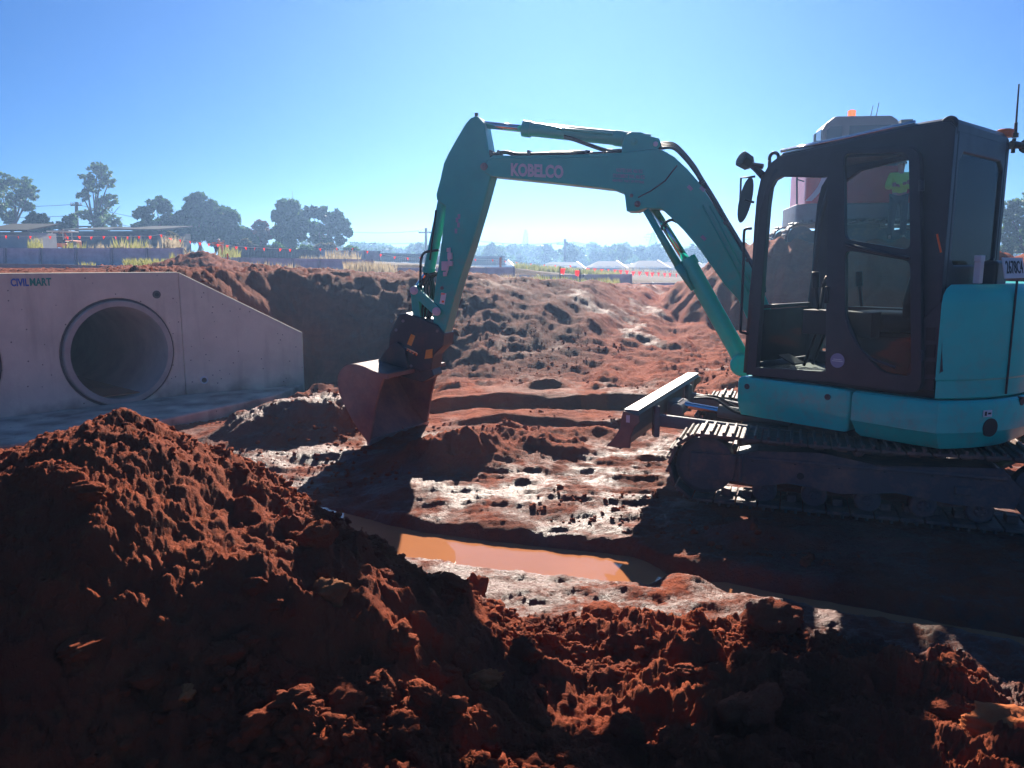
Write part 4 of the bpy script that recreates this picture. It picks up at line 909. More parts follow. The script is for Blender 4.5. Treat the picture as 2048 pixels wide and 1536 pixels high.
# hoses over the boom's back
b = MB()
for k in range(4):
    o_ = .09-k*.05
    b.tube(arc_curve([bpx(x, y-k*3, o_) for x, y in ((1318, 297), (1345, 296), (1365, 312), (1388, 340), (1404, 366), (1430, 408), (1452, 446), (1490, 510), (1530, 585))], 5), .014, 8)
b.out('hose_bundle', M['rubber'], EX, smooth=True)
b = MB()
for o_, dy in ((.08, 0), (.04, 3), (-.03, 1)):
    b.tube(arc_curve([bpx(x, y+dy, o_) for x, y in ((1245, 300), (1215, 300), (1180, 289), (1150, 278), (1128, 272))], 5), .012, 8)
    b.tube(arc_curve([bpx(x, y+dy, o_) for x, y in ((1240, 302), (1205, 306), (1120, 306), (1040, 308), (1010, 303), (985, 308), (960, 305), (935, 314), (922, 335), (918, 380), (912, 430), (905, 480))], 5), .012, 8)
b.tube([bpx(1100, 306, .05), bpx(1180, 305, .05)], .02, 8)
b.out('boom_top_hose', M['rubber'], EX, smooth=True)
b = MB()
for x in (985, 1000, 1060, 1175): b.box(bpx(x, 307, .04), FB*.012, NB*.07, ZV*.022)
for x, y in ((1404, 366), (1452, 446), (1495, 520)): b.box(bpx(x, y, .0), (FB*.5+ZV*.6)*.02, NB*.13, (FB*-.6+ZV*.5)*.03)
b.out('hose_clamp', D, EX, bevel=.004)
b = MB()
for o_ in (.132, .132):
    for k in range(2): b.tube([bpx(1405+k*14, 410+k*2, o_), bpx(1500+k*14, 590+k*2, o_)], .008, 6)
b.out('steel_pipe', M['teal'], EX, smooth=True)

# --- tilting hitch and bucket
BT = atz(739, 889, 0.0); BWv = V(.457, .889, 0); BWv /= np.linalg.norm(BWv); BSd = V(-BWv[1], BWv[0], 0)
def kpx(x, y, off=0.): return onplane(x, y, BT+BWv*off, BWv)
bp = [kpx(*p) for p in ((739, 889), (715, 856), (697, 825), (681, 792), (675, 762), (680, 743), (691, 732), (707, 728), (728, 733), (748, 742), (768, 748))]
shell_o = arc_curve(bp, 4); cen = kpx(745, 790)
inner = [p+(cen-p)/np.linalg.norm(cen-p)*.022 for p in shell_o]
b = MB(); b.prism(shell_o+inner[::-1], BWv*1.03); bk = b.out('bucket', M['bucket'], EX); fixn(bk); smooth_angle(bk, 40)
for off in (0, 1.0):
    sp_ = shell_o+[kpx(767, 757), kpx(757, 785), kpx(749, 820), kpx(744, 860)]
    b = MB(); b.prism([p+BWv*(off-.004) for p in sp_], BWv*.032); o = b.out('side_plate', M['bucket'], bk, bevel=.004, seg=1); fixn(o)
e0 = kpx(739, 889); e1 = kpx(747, 862)
b = MB(); d_ = (e1-e0); b.prism([e0-ZV*.012, e0+d_*.0+BSd*.03, e0+BSd*.03+ZV*.03, e0+ZV*.05-BSd*.02], BWv*1.03); b.out('cutting_edge', M['steel'], bk, bevel=.004)
b = MB(); t0 = kpx(768, 750); b.prism([t0-ZV*.03, t0+ZV*.01, t0+ZV*.01-BSd*.05, t0-ZV*.03-BSd*.05], BWv*1.03); b.out('top_lip', M['bucket'], bk, bevel=.006)
b = MB()
for o_ in (.34, .62):
    b.prism([kpx(x, y)+BWv*o_ for x, y in ((712, 730), (735, 700), (752, 690), (768, 705), (775, 748))], BWv*.035)
b.out('bucket_ear', M['hitch'], bk, bevel=.006)
for o in bk.children:
    if o.name.startswith('bucket_ear'): fixn(o)
# hitch: head in the boom plane, bowed tilt base on the bucket ears
hp_ = [(797, 628), (812, 626), (850, 640), (873, 650), (888, 668), (886, 692), (866, 712), (862, 740), (838, 744), (800, 722), (776, 700), (778, 668), (786, 650)]
ht = bprism(hp_, .14, .28, 'tilt_hitch', m=M['hitch'])
b = MB(); b.prism([bpx(x, y, .10) for x, y in ((757, 722), (772, 700), (800, 700), (862, 735), (868, 752), (845, 765), (800, 752), (765, 738))], -NB*.24); fixn(b.out('tilt_base', M['hitch'], ht, bevel=.01))
b = MB(); b.prism([bpx(x, y, .15) for x, y in ((822, 668), (830, 672), (822, 692), (814, 688))], -NB*.02); fixn(b.out('orange_label', M['yellow'], ht)); b = MB(); b.prism([bpx(x, y, .16) for x, y in ((852, 700), (864, 698), (863, 716), (849, 718))], -NB*.03); fixn(b.out('orange_label', M['yellow'], ht))
b = MB()
for k in range(7): b.tube([bpx(794+k*6.2, 688+k*3.2, .15), bpx(796+k*6.2, 691+k*3.2, .17)], .008, 6)
b.bar(bpx(793, 686, .152), bpx(836, 707, .152), .02, .012); b.out('tilt_scale', M['chrome'], ht)
for x, y in ((785, 716), (822, 732), (783, 642), (806, 642), (792, 660)): MB().tube([bpx(x, y, .0), bpx(x, y, .155)], .016, 10).out('hitch_bolt', M['bladegrey'], ht)
# ================================================================== headwall
def wpx(px, py, off=0.): return onplane(px, py, WA+WN*off, WN)
def gpx(px, py, off=0.): return onplane(px, py, WA+GN*off, GN)
HW = empty('culvert_headwall', WA, 'precast concrete culvert headwall with a sloping wing, apron and two round pipes', 'headwall')
C_ = M['concrete']
TH = .20
ztopw = wpx(355, 544)[2]
def circle(px, py, rx_px, off=0.):
    c = wpx(px, py, off); e = wpx(px+rx_px, py, off); t = wpx(px, py-rx_px, off); return c
pc1 = wpx(240, 706); pr_in = abs(wpx(240, 615)[2]-wpx(240, 800)[2])/2
off_c = WL*(2.12)                                   # spacing of the two pipes
pcs = [pc1, pc1+off_c]
def ringpts(c, r, n=48): return [c+WL*r*math.cos(t)+ZV*r*math.sin(t) for t in np.linspace(0, 2*math.pi, n+1)[:-1]]
RO = pr_in*1.215
out_ = [WA-ZV*.45, WA+ZV*ztopw, WA+WL*8+ZV*(ztopw), WA+WL*8-ZV*.45]
b = MB(); b.prism_holes(out_, [ringpts(c, RO-.02) for c in pcs], -WN*TH); fixn(b.out('wall', C_, HW, bevel=.015))
for c in pcs:
    n = 48; prof = [(RO-.015, -.012), (RO-.05, -.03), (pr_in*1.125, -.03)]
    vs = []; 
    for r, d in prof: vs += [p+WN*d for p in ringpts(c, r, n)]
    fs = [(i*n+k, i*n+(k+1) % n, (i+1)*n+(k+1) % n, (i+1)*n+k) for i in range(2) for k in range(n)]
    mr_o = mesh('mortar_ring', vs, fs, M['mortar'], HW, smooth=True)
    prof = [(pr_in*1.13, -.06), (pr_in*1.13, .035), (pr_in*1.11, .05), (pr_in*1.01, .05), (pr_in, .035), (pr_in, -2.4), (pr_in*.995, -2.42), (pr_in*.995, -4.8)]
    vs = []
    for r, d in prof: vs += [p+WN*d for p in ringpts(c, r, n)]
    fs = [(i*n+k, i*n+(k+1) % n, (i+1)*n+(k+1) % n, (i+1)*n+k) for i in range(len(prof)-1) for k in range(n)]
    fs.append(tuple((len(prof)-1)*n+k for k in range(n)))
    po = mesh('pipe', vs, fs, M['pipe_in'], HW); smooth_angle(po, 30)
    b = MB(); zz = c[2]-pr_in*.93; hw_ = math.sqrt(pr_in**2-(pr_in*.93)**2)+.02; b.prism([c*V(1, 1, 0)+ZV*zz+WL*hw_-WN*.05, c*V(1, 1, 0)+ZV*zz-WL*hw_-WN*.05, c*V(1, 1, 0)+ZV*zz-WL*hw_-WN*4.5, c*V(1, 1, 0)+ZV*zz+WL*hw_-WN*4.5], ZV*.01); b.out('pipe_silt', mw, po)
# wing wall
wt = [gpx(355, 544), gpx(605, 665), gpx(604, 800)]
wp = [WA-ZV*.45, WA+ZV*ztopw, wt[1], wt[1]*V(1, 1, 0)-ZV*.45]
b = MB(); b.prism(wp, -GN*.32); wg = b.out('wing_wall', C_, HW, bevel=.015); fixn(wg)
# apron slab
a1 = onplane(0, 893, V(0, 0, -.10), ZV); a2 = onplane(320, 840, V(0, 0, -.10), ZV); a3 = onplane(548, 791, V(0, 0, -.10), ZV)
ap = [WA+GR*1.72-GN*.0, WA, WA+WL*8, WA+WL*8+WN*2.6, a1+(a1-a2)*.9, a1, a2, a3]
ap = [p*V(1, 1, 0)+ZV*(-.10) for p in ap]
b = MB(); b.prism(ap, -ZV*.42); fixn(b.out('apron', C_, HW, bevel=.02))
for px, py, fn in ((408, 760, gpx), ):
    c = fn(px, py, .0); b = MB(); n = 20; nn = GN
    pts = lambda r, d: [c+GR*r*math.cos(t)+ZV*r*math.sin(t)+nn*d for t in np.linspace(0, 2*math.pi, n+1)[:-1]]
    vs = pts(.055, 0)+pts(.055, .03)+pts(.038, .03)+pts(.038, -.02); fs = [(i*n+k, i*n+(k+1) % n, (i+1)*n+(k+1) % n, (i+1)*n+k) for i in range(3) for k in range(n)]
    w_ = mesh('weep_pipe', vs, fs, M['white'], HW, smooth=True)
    b = MB(); b.tube([c+nn*.003, c+nn*.006], .037, 16); b.out('pipe_mouth', M['rubber'], w_)
for px, py in ((313, 589),):
    c = wpx(px, py); b = MB(); b.tube([c-WN*.0, c+WN*.01], .055, 18); wo = b.out('lifting_recess', M['mortar'], HW); b = MB(); b.tube([c+WN*.0105, c+WN*.014], .028, 12); b.out('recess_core', M['rubber'], wo)
q0 = wpx(22, 573, .003); q1 = wpx(58, 572, .003); q2 = wpx(101, 570, .003); dr_ = -WL; hgt = wpx(22, 557, .003)[2]-q0[2]
M['logo_blue'] = mat('logo_blue', (.02, .11, .50), .6, var=.3, vscale=20); M['logo_green'] = mat('logo_green', (.02, .32, .22), .6, var=.3, vscale=20)
text('wall_lettering', 'CIVIL', q0, dr_, ZV, hgt, M['logo_blue'], HW, width=np.linalg.norm(q1-q0), bold=.03, depth=.003)
text('wall_lettering', 'MART', q1+dr_*.012, dr_, ZV, hgt, M['logo_green'], HW, width=np.linalg.norm(q2-q1), bold=.03, depth=.003)
b = MB(); k0 = [atd(x, y, d) for x, y, d in ((-60, 529, 19), (120, 531, 19.5), (240, 535, 20), (340, 540, 20.5), (432, 542, 21))]
for i in range(4): b.bar(k0[i]-ZV*.02, k0[i+1]-ZV*.02, .14, .10)
tag(b.out('kerb', C_), kind='structure')

# ================================================================== vegetation
def leafmat(name, c1, c2, tr=.5):
    m = bpy.data.materials.new(name); m.use_nodes = True; n = m.node_tree; b_ = n.nodes['Principled BSDF']; L = n.links.new
    g = n.nodes.new('ShaderNodeNewGeometry'); no = n.nodes.new('ShaderNodeTexNoise'); no.inputs['Scale'].default_value = .9; no.inputs['Detail'].default_value = 4; L(g.outputs['Position'], no.inputs[0])
    ad = n.nodes.new('ShaderNodeMath'); ad.operation = 'MULTIPLY_ADD'; ad.inputs[1].default_value = .45; L(g.outputs['Random Per Island'], ad.inputs[0]); L(no.outputs[0], ad.inputs[2])
    cr = n.nodes.new('ShaderNodeValToRGB'); cr.color_ramp.elements[0].position = .4; cr.color_ramp.elements[1].position = .95; cr.color_ramp.elements[0].color = (*c1, 1); cr.color_ramp.elements[1].color = (*c2, 1); L(ad.outputs[0], cr.inputs[0])
    L(cr.outputs[0], b_.inputs['Base Color']); b_.inputs['Roughness'].default_value = .55; b_.inputs['Specular IOR Level'].default_value = .3
    t = n.nodes.new('ShaderNodeBsdfTranslucent'); L(cr.outputs[0], t.inputs[0]); mx = n.nodes.new('ShaderNodeMixShader'); mx.inputs[0].default_value = tr
    L(b_.outputs[0], mx.inputs[1]); L(t.outputs[0], mx.inputs[2]); L(mx.outputs[0], n.nodes['Material Output'].inputs[0]); return m
LM = {'dark': leafmat('dark_leaves', (.022, .065, .016), (.075, .17, .04)), 'gum': leafmat('gum_leaves', (.04, .095, .03), (.14, .24, .08)), 'green': leafmat('green_leaves', (.035, .10, .02), (.12, .24, .05)),
      'olive': leafmat('olive_leaves', (.07, .075, .03), (.18, .17, .08)), 'red': leafmat('reddish_leaves', (.10, .05, .03), (.22, .12, .06)), 'grass': leafmat('grass_blades', (.13, .15, .04), (.34, .33, .11), .45), 'straw': leafmat('dry_grass_blades', (.22, .17, .10), (.5, .42, .28), .4)}
M['bark'] = mat('bark', (.14, .11, .085), .9, var=.4, vscale=6)
def cards(name, C, S, m, parent=None, up=.0):
    """many small leaf clumps (kite-shaped faces), at points C with sizes S"""
    C = np.asarray(C); n = len(C); a = rng.normal(size=(n, 3)); a /= np.linalg.norm(a, axis=1)[:, None]; a[:, 2] += up; a /= np.linalg.norm(a, axis=1)[:, None]
    b_ = rng.normal(size=(n, 3)); b_ -= (b_*a).sum(1)[:, None]*a; b_ /= np.linalg.norm(b_, axis=1)[:, None]; S = np.asarray(S)[:, None]
    Vv = np.stack([C-a*S, C+b_*S*.5, C+a*S, C-b_*S*.5], 1).reshape(-1, 3)
    if parent is not None: Vv = Vv-np.array(parent.location)
    Ff = np.arange(4*n, dtype=np.int32)
    me = bpy.data.meshes.new(name); me.vertices.add(4*n); me.vertices.foreach_set('co', Vv.ravel()); me.loops.add(4*n); me.loops.foreach_set('vertex_index', Ff); me.polygons.add(n); me.polygons.foreach_set('loop_start', np.arange(0, 4*n, 4, dtype=np.int32)); me.update(); me.validate()
    me.materials.append(m); o = bpy.data.objects.new(name, me); COL.objects.link(o)
    if parent is not None: o.parent = parent
    return o
def tree(name, base, blobs, d, m, label, cat='tree', dens=1.0, leaf=.17, thin=.5, trunk=True, group=None, bark='bark', tr=None):
    """base: image point of the foot, blobs: (x, y, r) of foliage masses in the photograph; all at distance d, given real depth"""
    s = d/F; p0 = atd(*base, d); gz = tz(p0[0], p0[1]) if d < 300 else p0[2]; p0[2] = min(p0[2], gz+.3)-.2
    root = empty(name, p0, label, cat, group); C = []; S = []; limbs = MB()
    topz = min(atd(x, y, d)[2] for x, y, r in blobs)
    fork = p0+(np.mean([atd(x, y, d) for x, y, r in blobs], 0)-p0)*V(.35, 0, .45)
    if trunk:
        r0 = (tr or .022*(max(atd(x, y, d)[2] for x, y, r in blobs)-p0[2])+.05)
        k_ = (fork-p0)*.5+p0+V(rng.normal()*.15, 0, 0); limbs.tube([p0, k_, fork], [r0*1.2, r0, r0*.8], 8)
    for x, y, r in blobs:
        c = atd(x, y, d)+V(0, rng.normal()*r*s*.7, 0); rr = r*s
        if trunk:
            md = (fork+c)/2+V(rng.normal()*.2, rng.normal()*.2, -.15*rr); limbs.tube(arc_curve([fork, md, c-ZV*rr*.2], 3), np.linspace(r0*.55, r0*.16, 7), 6)
            for _ in range(4):
                e = c+rng.normal(size=3)*rr*.55; limbs.tube([c-ZV*rr*.3, e], [r0*.2, r0*.06], 5)
        # sub-clumps on a lumpy shell
        ncl = int(26*dens)+8
        dirs = rng.normal(size=(ncl, 3)); dirs /= np.linalg.norm(dirs, axis=1)[:, None]; rad = rr*(.35+.62*rng.random(ncl)**.6)
        cl = c+dirs*rad[:, None]*np.array([1, 1, .85]); cs = rr*(.12+.16*rng.random(ncl))*(1.3-.5*thin)
        for q, qs in zip(cl, cs):
            k = int(22*dens*(qs/ (rr*.2))**1.5*max(1, (rr/1.2)**1.0)); w_ = rng.normal(size=(k, 3)); w_ /= np.linalg.norm(w_, axis=1)[:, None]; w_ *= (qs*1.25*rng.random(k)**(1/1.6))[:, None]; w_[:, 2] *= .7
            C.append(q+w_); S.append(leaf*(.6+.8*rng.random(k)))
        if thin < .4:
            k = int(150*dens*max(1, rr/1.2)); w_ = rng.normal(size=(k, 3)); w_ /= np.linalg.norm(w_, axis=1)[:, None]; w_ *= (rr*.85*rng.random(k)**(1/2.5))[:, None]; C.append(c+w_); S.append(leaf*1.3*(.6+.8*rng.random(k)))
    cards('crown', np.concatenate(C), np.concatenate(S), LM[m], root)
    if trunk: limbs.out('trunk', M[bark], root, smooth=True)
    return root
tree('gum_tree', (22, 478), [(8, 362, 24), (40, 372, 24), (66, 386, 22), (28, 398, 18), (-12, 385, 30), (2, 420, 22), (50, 410, 14), (20, 440, 12)], 70, 'gum', 'broad gum tree with a forked trunk, leftmost against the sky', thin=.75, dens=.9, leaf=.16)
tree('gum_tree', (188, 480), [(184, 335, 16), (204, 346, 18), (172, 356, 16), (216, 366, 16), (190, 376, 18), (164, 392, 12), (224, 400, 14), (200, 404, 14), (186, 425, 22), (216, 436, 24), (164, 430, 14), (232, 450, 14), (196, 456, 20)], 66, 'gum', 'tallest gum tree, slender with open layered foliage above the sheds', thin=.8, dens=.75, leaf=.15)
tree('small_tree', (72, 486), [(66, 436, 14), (84, 440, 14), (54, 450, 13), (92, 454, 12), (72, 456, 16)], 58, 'green', 'small bushy tree between the two gum trees', thin=.6, leaf=.15)
tree('palm_like_tree', (138, 484), [(132, 440, 10), (142, 436, 10), (146, 450, 10), (126, 452, 9)], 60, 'gum', 'little spiky tree beside the wooden power pole', thin=.8, dens=.6, leaf=.2)
tree('broad_tree', (318, 492), [(308, 410, 20), (328, 412, 14), (290, 428, 16), (340, 436, 18), (300, 446, 20), (324, 452, 24), (285, 456, 14), (345, 468, 16)], 62, 'dark', 'bushy tree at the left end of the dark grove, pale at its foot', thin=.5)
tree('shrub', (350, 500), [(346, 476, 15), (356, 490, 14), (338, 492, 12)], 48, 'olive', 'olive shrub growing at the end of the shed', trunk=True, thin=.6, cat='shrub', leaf=.12)
tree('broad_tree', (395, 496), [(386, 402, 15), (404, 400, 15), (420, 412, 14), (372, 428, 20), (398, 430, 24), (424, 436, 22), (364, 456, 22), (392, 462, 26), (418, 468, 24)], 64, 'dark', 'dense dark tree with a raised dome, in the middle of the grove', thin=.25, dens=1.2)
tree('broad_tree', (462, 500), [(448, 430, 20), (470, 436, 18), (446, 460, 24), (476, 462, 22), (496, 470, 16), (460, 482, 22), (506, 484, 14), (488, 490, 16)], 62, 'dark', 'dense dark rounded tree sloping down at the right of the grove', thin=.2, dens=1.2)
tree('reddish_tree', (524, 502), [(522, 452, 13), (512, 466, 13), (534, 468, 12), (524, 484, 16)], 63, 'red', 'small reddish brown tree between the dark grove and the green tree', thin=.5)
tree('green_tree', (574, 506), [(566, 412, 16), (586, 414, 17), (556, 432, 14), (600, 434, 16), (576, 440, 22), (560, 462, 20), (594, 464, 22), (578, 486, 20), (612, 450, 10)], 60, 'green', 'tall bright green tree right of the reddish tree', thin=.25, dens=1.1)
tree('spreading_tree', (655, 508), [(620, 424, 14), (644, 426, 17), (668, 434, 17), (688, 448, 13), (696, 464, 10), (640, 452, 22), (668, 462, 18), (630, 476, 18), (655, 484, 12), (684, 482, 10)], 60, 'dark', 'spreading tree with visible limbs at the right end of the near trees', thin=.5, dens=1.0)
for x, y, r, lab in ((492, 492, 15, 'round bush in front of the reddish tree'), (548, 496, 13, 'low bush at the foot of the green tree'), (612, 500, 14, 'low bush right of the green tree foot'), (650, 496, 17, 'olive bush in front of the spreading tree'), (705, 500, 12, 'low bush beyond the right end of the timber fence')):
    tree('bush', (x, y+r), [(x, y, r), (x+r*.8, y+3, r*.7), (x-r*.8, y+4, r*.7)], 52, 'olive' if x in (492, 650) else 'green', lab, cat='bush', thin=.4, trunk=True, dens=.7, leaf=.12)
tree('gum_tree', (2060, 540), [(2020, 412, 18), (2045, 405, 22), (2030, 440, 24), (2060, 440, 26), (2018, 468, 20), (2042, 480, 26), (2016, 500, 14), (2075, 480, 28)], 46, 'gum', 'grey green gum tree at the right edge behind the cab', thin=.6, dens=1., leaf=.12)
# the far wood, one mass
def woods():
    C = []; S = []; T_ = MB(); d = 120
    for i in range(190):
        px = 610+900*rng.random() if i < 120 else (1450+900*rng.random() if i < 150 else 200+450*rng.random()); dd = d+45*rng.random(); top = 498-11*rng.random()-(8 if rng.random() < .15 else 0)+(4 if px > 1000 else 0)*rng.random()
        rr = (14+8*rng.random())*dd/F*.8; p = atd(px, top, dd)
        base = p-ZV*(p[2]-1.5); T_.tube([base, p], [.25, .1], 5)
        for k in range(5):
            c = p+V(rng.normal()*rr*.7, rng.normal()*rr, -rr*.5-abs(rng.normal())*rr*.9); n_ = 110; w_ = rng.normal(size=(n_, 3)); w_ /= np.linalg.norm(w_, axis=1)[:, None]; w_ *= (rr*.75*rng.random(n_)**.45)[:, None]; C.append(c+w_); S.append(.34*(.6+.8*rng.random(n_)))
        c = p-ZV*(p[2]-2.2)+V(0, 4, 0); n_ = 160; C.append(c+rng.normal(size=(n_, 3))*np.array([rr*1.3, 3, .8])); S.append(.42*(.6+.8*rng.random(n_)))
    o = cards('far_woodland', np.concatenate(C), np.concatenate(S), LM['dark']); tag(o, 'long low belt of hazy trees along the horizon', 'woodland', kind='stuff')
woods()
for px, top, lab in ((985, 490, 'slightly taller tree standing in front of the far woodland near the first pylon'), (1138, 488, 'rounded tree beside the middle power pole'), (1242, 490, 'tree rising behind the first gabled house'), (1385, 492, 'tree rising behind the white houses beside the boom cylinder')):
    tree('distant_tree', (px, 540), [(px, top+8, 12), (px-10, top+16, 11), (px+10, top+17, 12), (px, top+26, 14)], 112, 'gum', lab, thin=.5, dens=.6, leaf=.28)
# grass
def blades(name, regions, m, label, cat='grass'):
    Vv = []; 
    for x0, x1, y0, y1, d, n, h in regions:
        for _ in range(n):
            px = x0+(x1-x0)*rng.random(); dd = d*(1+.10*(rng.random()-.5)); p = atd(px, 530, dd); z = terrain(np.array([p[0]]), np.array([p[1]]), False)[0]
            hh = h*(.5+.8*rng.random()); b0 = V(p[0], p[1], z-.02); w_ = .012+hh*.035; lean = V(rng.normal()*.22*hh, rng.normal()*.2*hh, hh); dx = V(w_, 0, 0)
            Vv += [b0-dx, b0+dx, b0+lean*.6+dx*.5, b0+lean]
    Vv = np.array(Vv); n = len(Vv)//4
    o = mesh(name, Vv, np.arange(4*n).reshape(n, 4), m); tag(o, label, cat, kind='stuff'); return o
blades('grass', [(250, 372, 0, 0, 25, 900, .30), (340, 356, 0, 0, 24.5, 60, .45), (160, 190, 0, 0, 25, 60, .2), (1030, 1240, 0, 0, 39, 1800, .30), (1070, 1240, 0, 0, 29.5, 500, .25), (60, 90, 0, 0, 34, 60, .5), (130, 175, 0, 0, 33, 50, .35), (225, 300, 0, 0, 33, 90, .45), (440, 480, 0, 0, 32.5, 120, .5)], LM['grass'], 'bright yellow green grass growing on the terraces')
blades('dry_grass', [(430, 600, 0, 0, 24, 300, .28), (690, 790, 0, 0, 27, 700, .42), (640, 860, 0, 0, 26, 400, .2), (930, 1080, 0, 0, 27, 300, .2), (330, 360, 0, 0, 34, 120, .55), (180, 420, 0, 0, 33, 160, .3), (650, 720, 0, 0, 34, 120, .45), (600, 700, 0, 0, 34, 120, .25), (1240, 1380, 0, 0, 60, 500, .5), (380, 440, 0, 0, 30, 250, .6)], LM['straw'], 'dry pale grass and weeds along the edge of the pit')

# ================================================================== retaining walls, fences, bunting
M['sleeper'] = mat('concrete_sleeper', (.80, .80, .79), .85, var=.3, vscale=3, bump=.2); M['galv'] = mat('galvanised_steel', (.34, .37, .40), .45, metal=.4)
def ret_wall(x0, x1, yt0, yt1, yb0, yb1, d0, d1, nb, label, name='retaining_wall', rails=4, m='sleeper'):
    a = atd(x0, yt0, d0); b1 = atd(x1, yt1, d1); ab = atd(x0, yb0, d0); bb = atd(x1, yb1, d1)
    root = empty(name, (a+b1)*.5*V(1, 1, 0)+ZV*min(ab[2], bb[2]), label, 'retaining wall', 'concrete sleeper retaining walls')
    dirv = (b1-a); nn = np.cross(dirv, ZV); nn /= np.linalg.norm(nn)
    for i in range(nb):
        t0, t1 = i/nb, (i+1)/nb; mb = MB()
        for k in range(rails):
            z = lambda t, k_: (a+(b1-a)*t)*(1-k_/rails)+(ab+(bb-ab)*t)*(k_/rails)
            p0, p1, p2, p3 = z(t0, k), z(t1, k), z(t1, k+1), z(t0, k+1); sh = (p0-p3)*.03
            mb.prism([p0-sh, p1-sh, p2+sh, p3+sh], -nn*.08)
        mb.prism([z(t0, 0)-nn*.03-(p0-p3)*.3, z(t1, 0)-nn*.03-(p0-p3)*.3, z(t1, rails)-nn*.03, z(t0, rails)-nn*.03], -nn*.04)
        o = mb.out('panel', M[m], root); fixn(o)
    for i in range(nb+1):
        t = i/nb; p = a+(b1-a)*t; q_ = ab+(bb-ab)*t; mb = MB(); mb.box((p+q_)/2+nn*.02, nn*.05, dirv/np.linalg.norm(dirv)*.04, (p-q_)/2*1.03); mb.out('post', M['galv'], root)
    return root
ret_wall(-60, 365, 496, 496, 530, 536, 31, 31, 6, 'long grey sleeper wall furthest left, below the red pennants')
ret_wall(425, 745, 514, 519, 543, 546, 31, 31, 6, 'grey sleeper wall behind the dry grass, left of the excavator arm')
ret_wall(745, 1028, 536, 534, 558, 562, 31, 31, 5, 'low sleeper wall passing behind the excavator arm')
ret_wall(1030, 1262, 550, 548, 568, 574, 31, 31, 5, 'low sleeper wall with yellow green grass along its top')
ret_wall(1262, 1440, 566, 564, 580, 582, 31, 31, 4, 'lowest sleeper wall seen below the boom cylinder', rails=2)
ret_wall(640, 760, 500, 502, 518, 520, 40, 40, 4, 'upper sleeper wall beyond the dry grass at the end of the timber fence', rails=3)
M['timber'] = mat('weathered_timber', (.13, .12, .12), .9, var=.4, vscale=8)
def fence(x0, x1, y0, y1, b0, b1, d, label, nb=8, cat='fence', name='timber_fence', m='timber'):
    a = atd(x0, y0, d); c = atd(x1, y1, d); ab = atd(x0, b0, d); cb = atd(x1, b1, d); root = empty(name, ab, label, cat)
    n = int(np.linalg.norm(c-a)/.16)
    for j in range(nb):
        mb = MB()
        for i in range(n*j//nb, n*(j+1)//nb):
            t0, t1 = i/n, (i+.92)/n; dz = ZV*rng.normal()*.01; mb.prism([a+(c-a)*t0+dz, a+(c-a)*t1+dz, ab+(cb-ab)*t1, ab+(cb-ab)*t0], V(0, .025, 0))
        o = mb.out('paling_panel', M[m], root)
    for k in (.2, .8):
        mb = MB(); mb.bar(a*(1-k)+ab*k+V(0, .06, 0), c*(1-k)+cb*k+V(0, .06, 0), .05, .08); mb.out('rail', M[m], root)
    return root
fence(440, 640, 487, 502, 514, 520, 44, 'weathered paling fence below the dark grove', nb=6)
fence(640, 860, 503, 508, 520, 526, 62, 'far dark paling fence running left of the excavator arm', nb=5)
fence(850, 1010, 512, 512, 530, 531, 75, 'dark fence far behind the excavator arm at the foot of the wood', nb=4)
M['flag'] = mat('red_pennant', (.85, .10, .06), .6); M['flag'].node_tree.nodes['Principled BSDF'].inputs['Transmission Weight'].default_value = 0
def flagmat():
    m = M['flag']; n = m.node_tree; b_ = n.nodes['Principled BSDF']; t = n.nodes.new('ShaderNodeBsdfTranslucent'); t.inputs[0].default_value = (1, .12, .05, 1); mx = n.nodes.new('ShaderNodeMixShader'); mx.inputs[0].default_value = .6
    n.links.new(b_.outputs[0], mx.inputs[1]); n.links.new(t.outputs[0], mx.inputs[2]); n.links.new(mx.outputs[0], n.nodes['Material Output'].inputs[0])
flagmat()
def bunting(pts, d, label, size=.11, n=None):
    P = [atd(x, y-3, d) for x, y in pts]; root = empty('pennant_line', P[0], label, 'pennant line', 'red pennant lines')
    b = MB(); b.tube(P, .008, 4); b.out('cord', M['white'], root)
    for p in P:
        a_ = rng.normal()*.5; w_ = V(math.cos(a_), math.sin(a_), 0)*size*.55; f = MB(); f.prism([p-w_, p+w_, p-ZV*size*1.25+V(rng.normal(), rng.normal(), 0)*.03], V(0, .004, 0)); fixn(f.out('pennant', M['flag'], root))
bunting([(-20, 475), (12, 474), (36, 475), (61, 475), (100, 475), (135, 476), (158, 475), (183, 476), (208, 475), (231, 476), (255, 476), (278, 475), (300, 475)], 32, 'straight row of red pennants above the long left sleeper wall')
bunting([(300, 475), (322, 472), (340, 479), (360, 482), (380, 485), (400, 488), (418, 490), (436, 491), (455, 493), (473, 496), (491, 497), (510, 498), (528, 499), (561, 500), (580, 501)], 33, 'sagging row of red pennants in front of the timber fence and grove')
bunting([(640, 500), (673, 499), (706, 499), (735, 505), (762, 511), (790, 516), (815, 518), (840, 517)], 36, 'sparse pennants between the spreading tree and the excavator arm')
bunting([(934, 522), (950, 521), (985, 522), (1010, 524), (1033, 527), (1062, 530), (1088, 532), (1110, 533), (1140, 534)], 44, 'distant pennants right of the excavator arm in front of the wood')
bunting([(1176, 539), (1190, 540), (1204, 541), (1217, 541), (1231, 542), (1241, 543), (1254, 544), (1267, 546), (1280, 546), (1293, 547), (1305, 548), (1317, 548), (1329, 549), (1340, 549), (1353, 550), (1408, 549), (1418, 548), (1430, 546)], 45, 'long row of pennants in front of the white houses', size=.22)
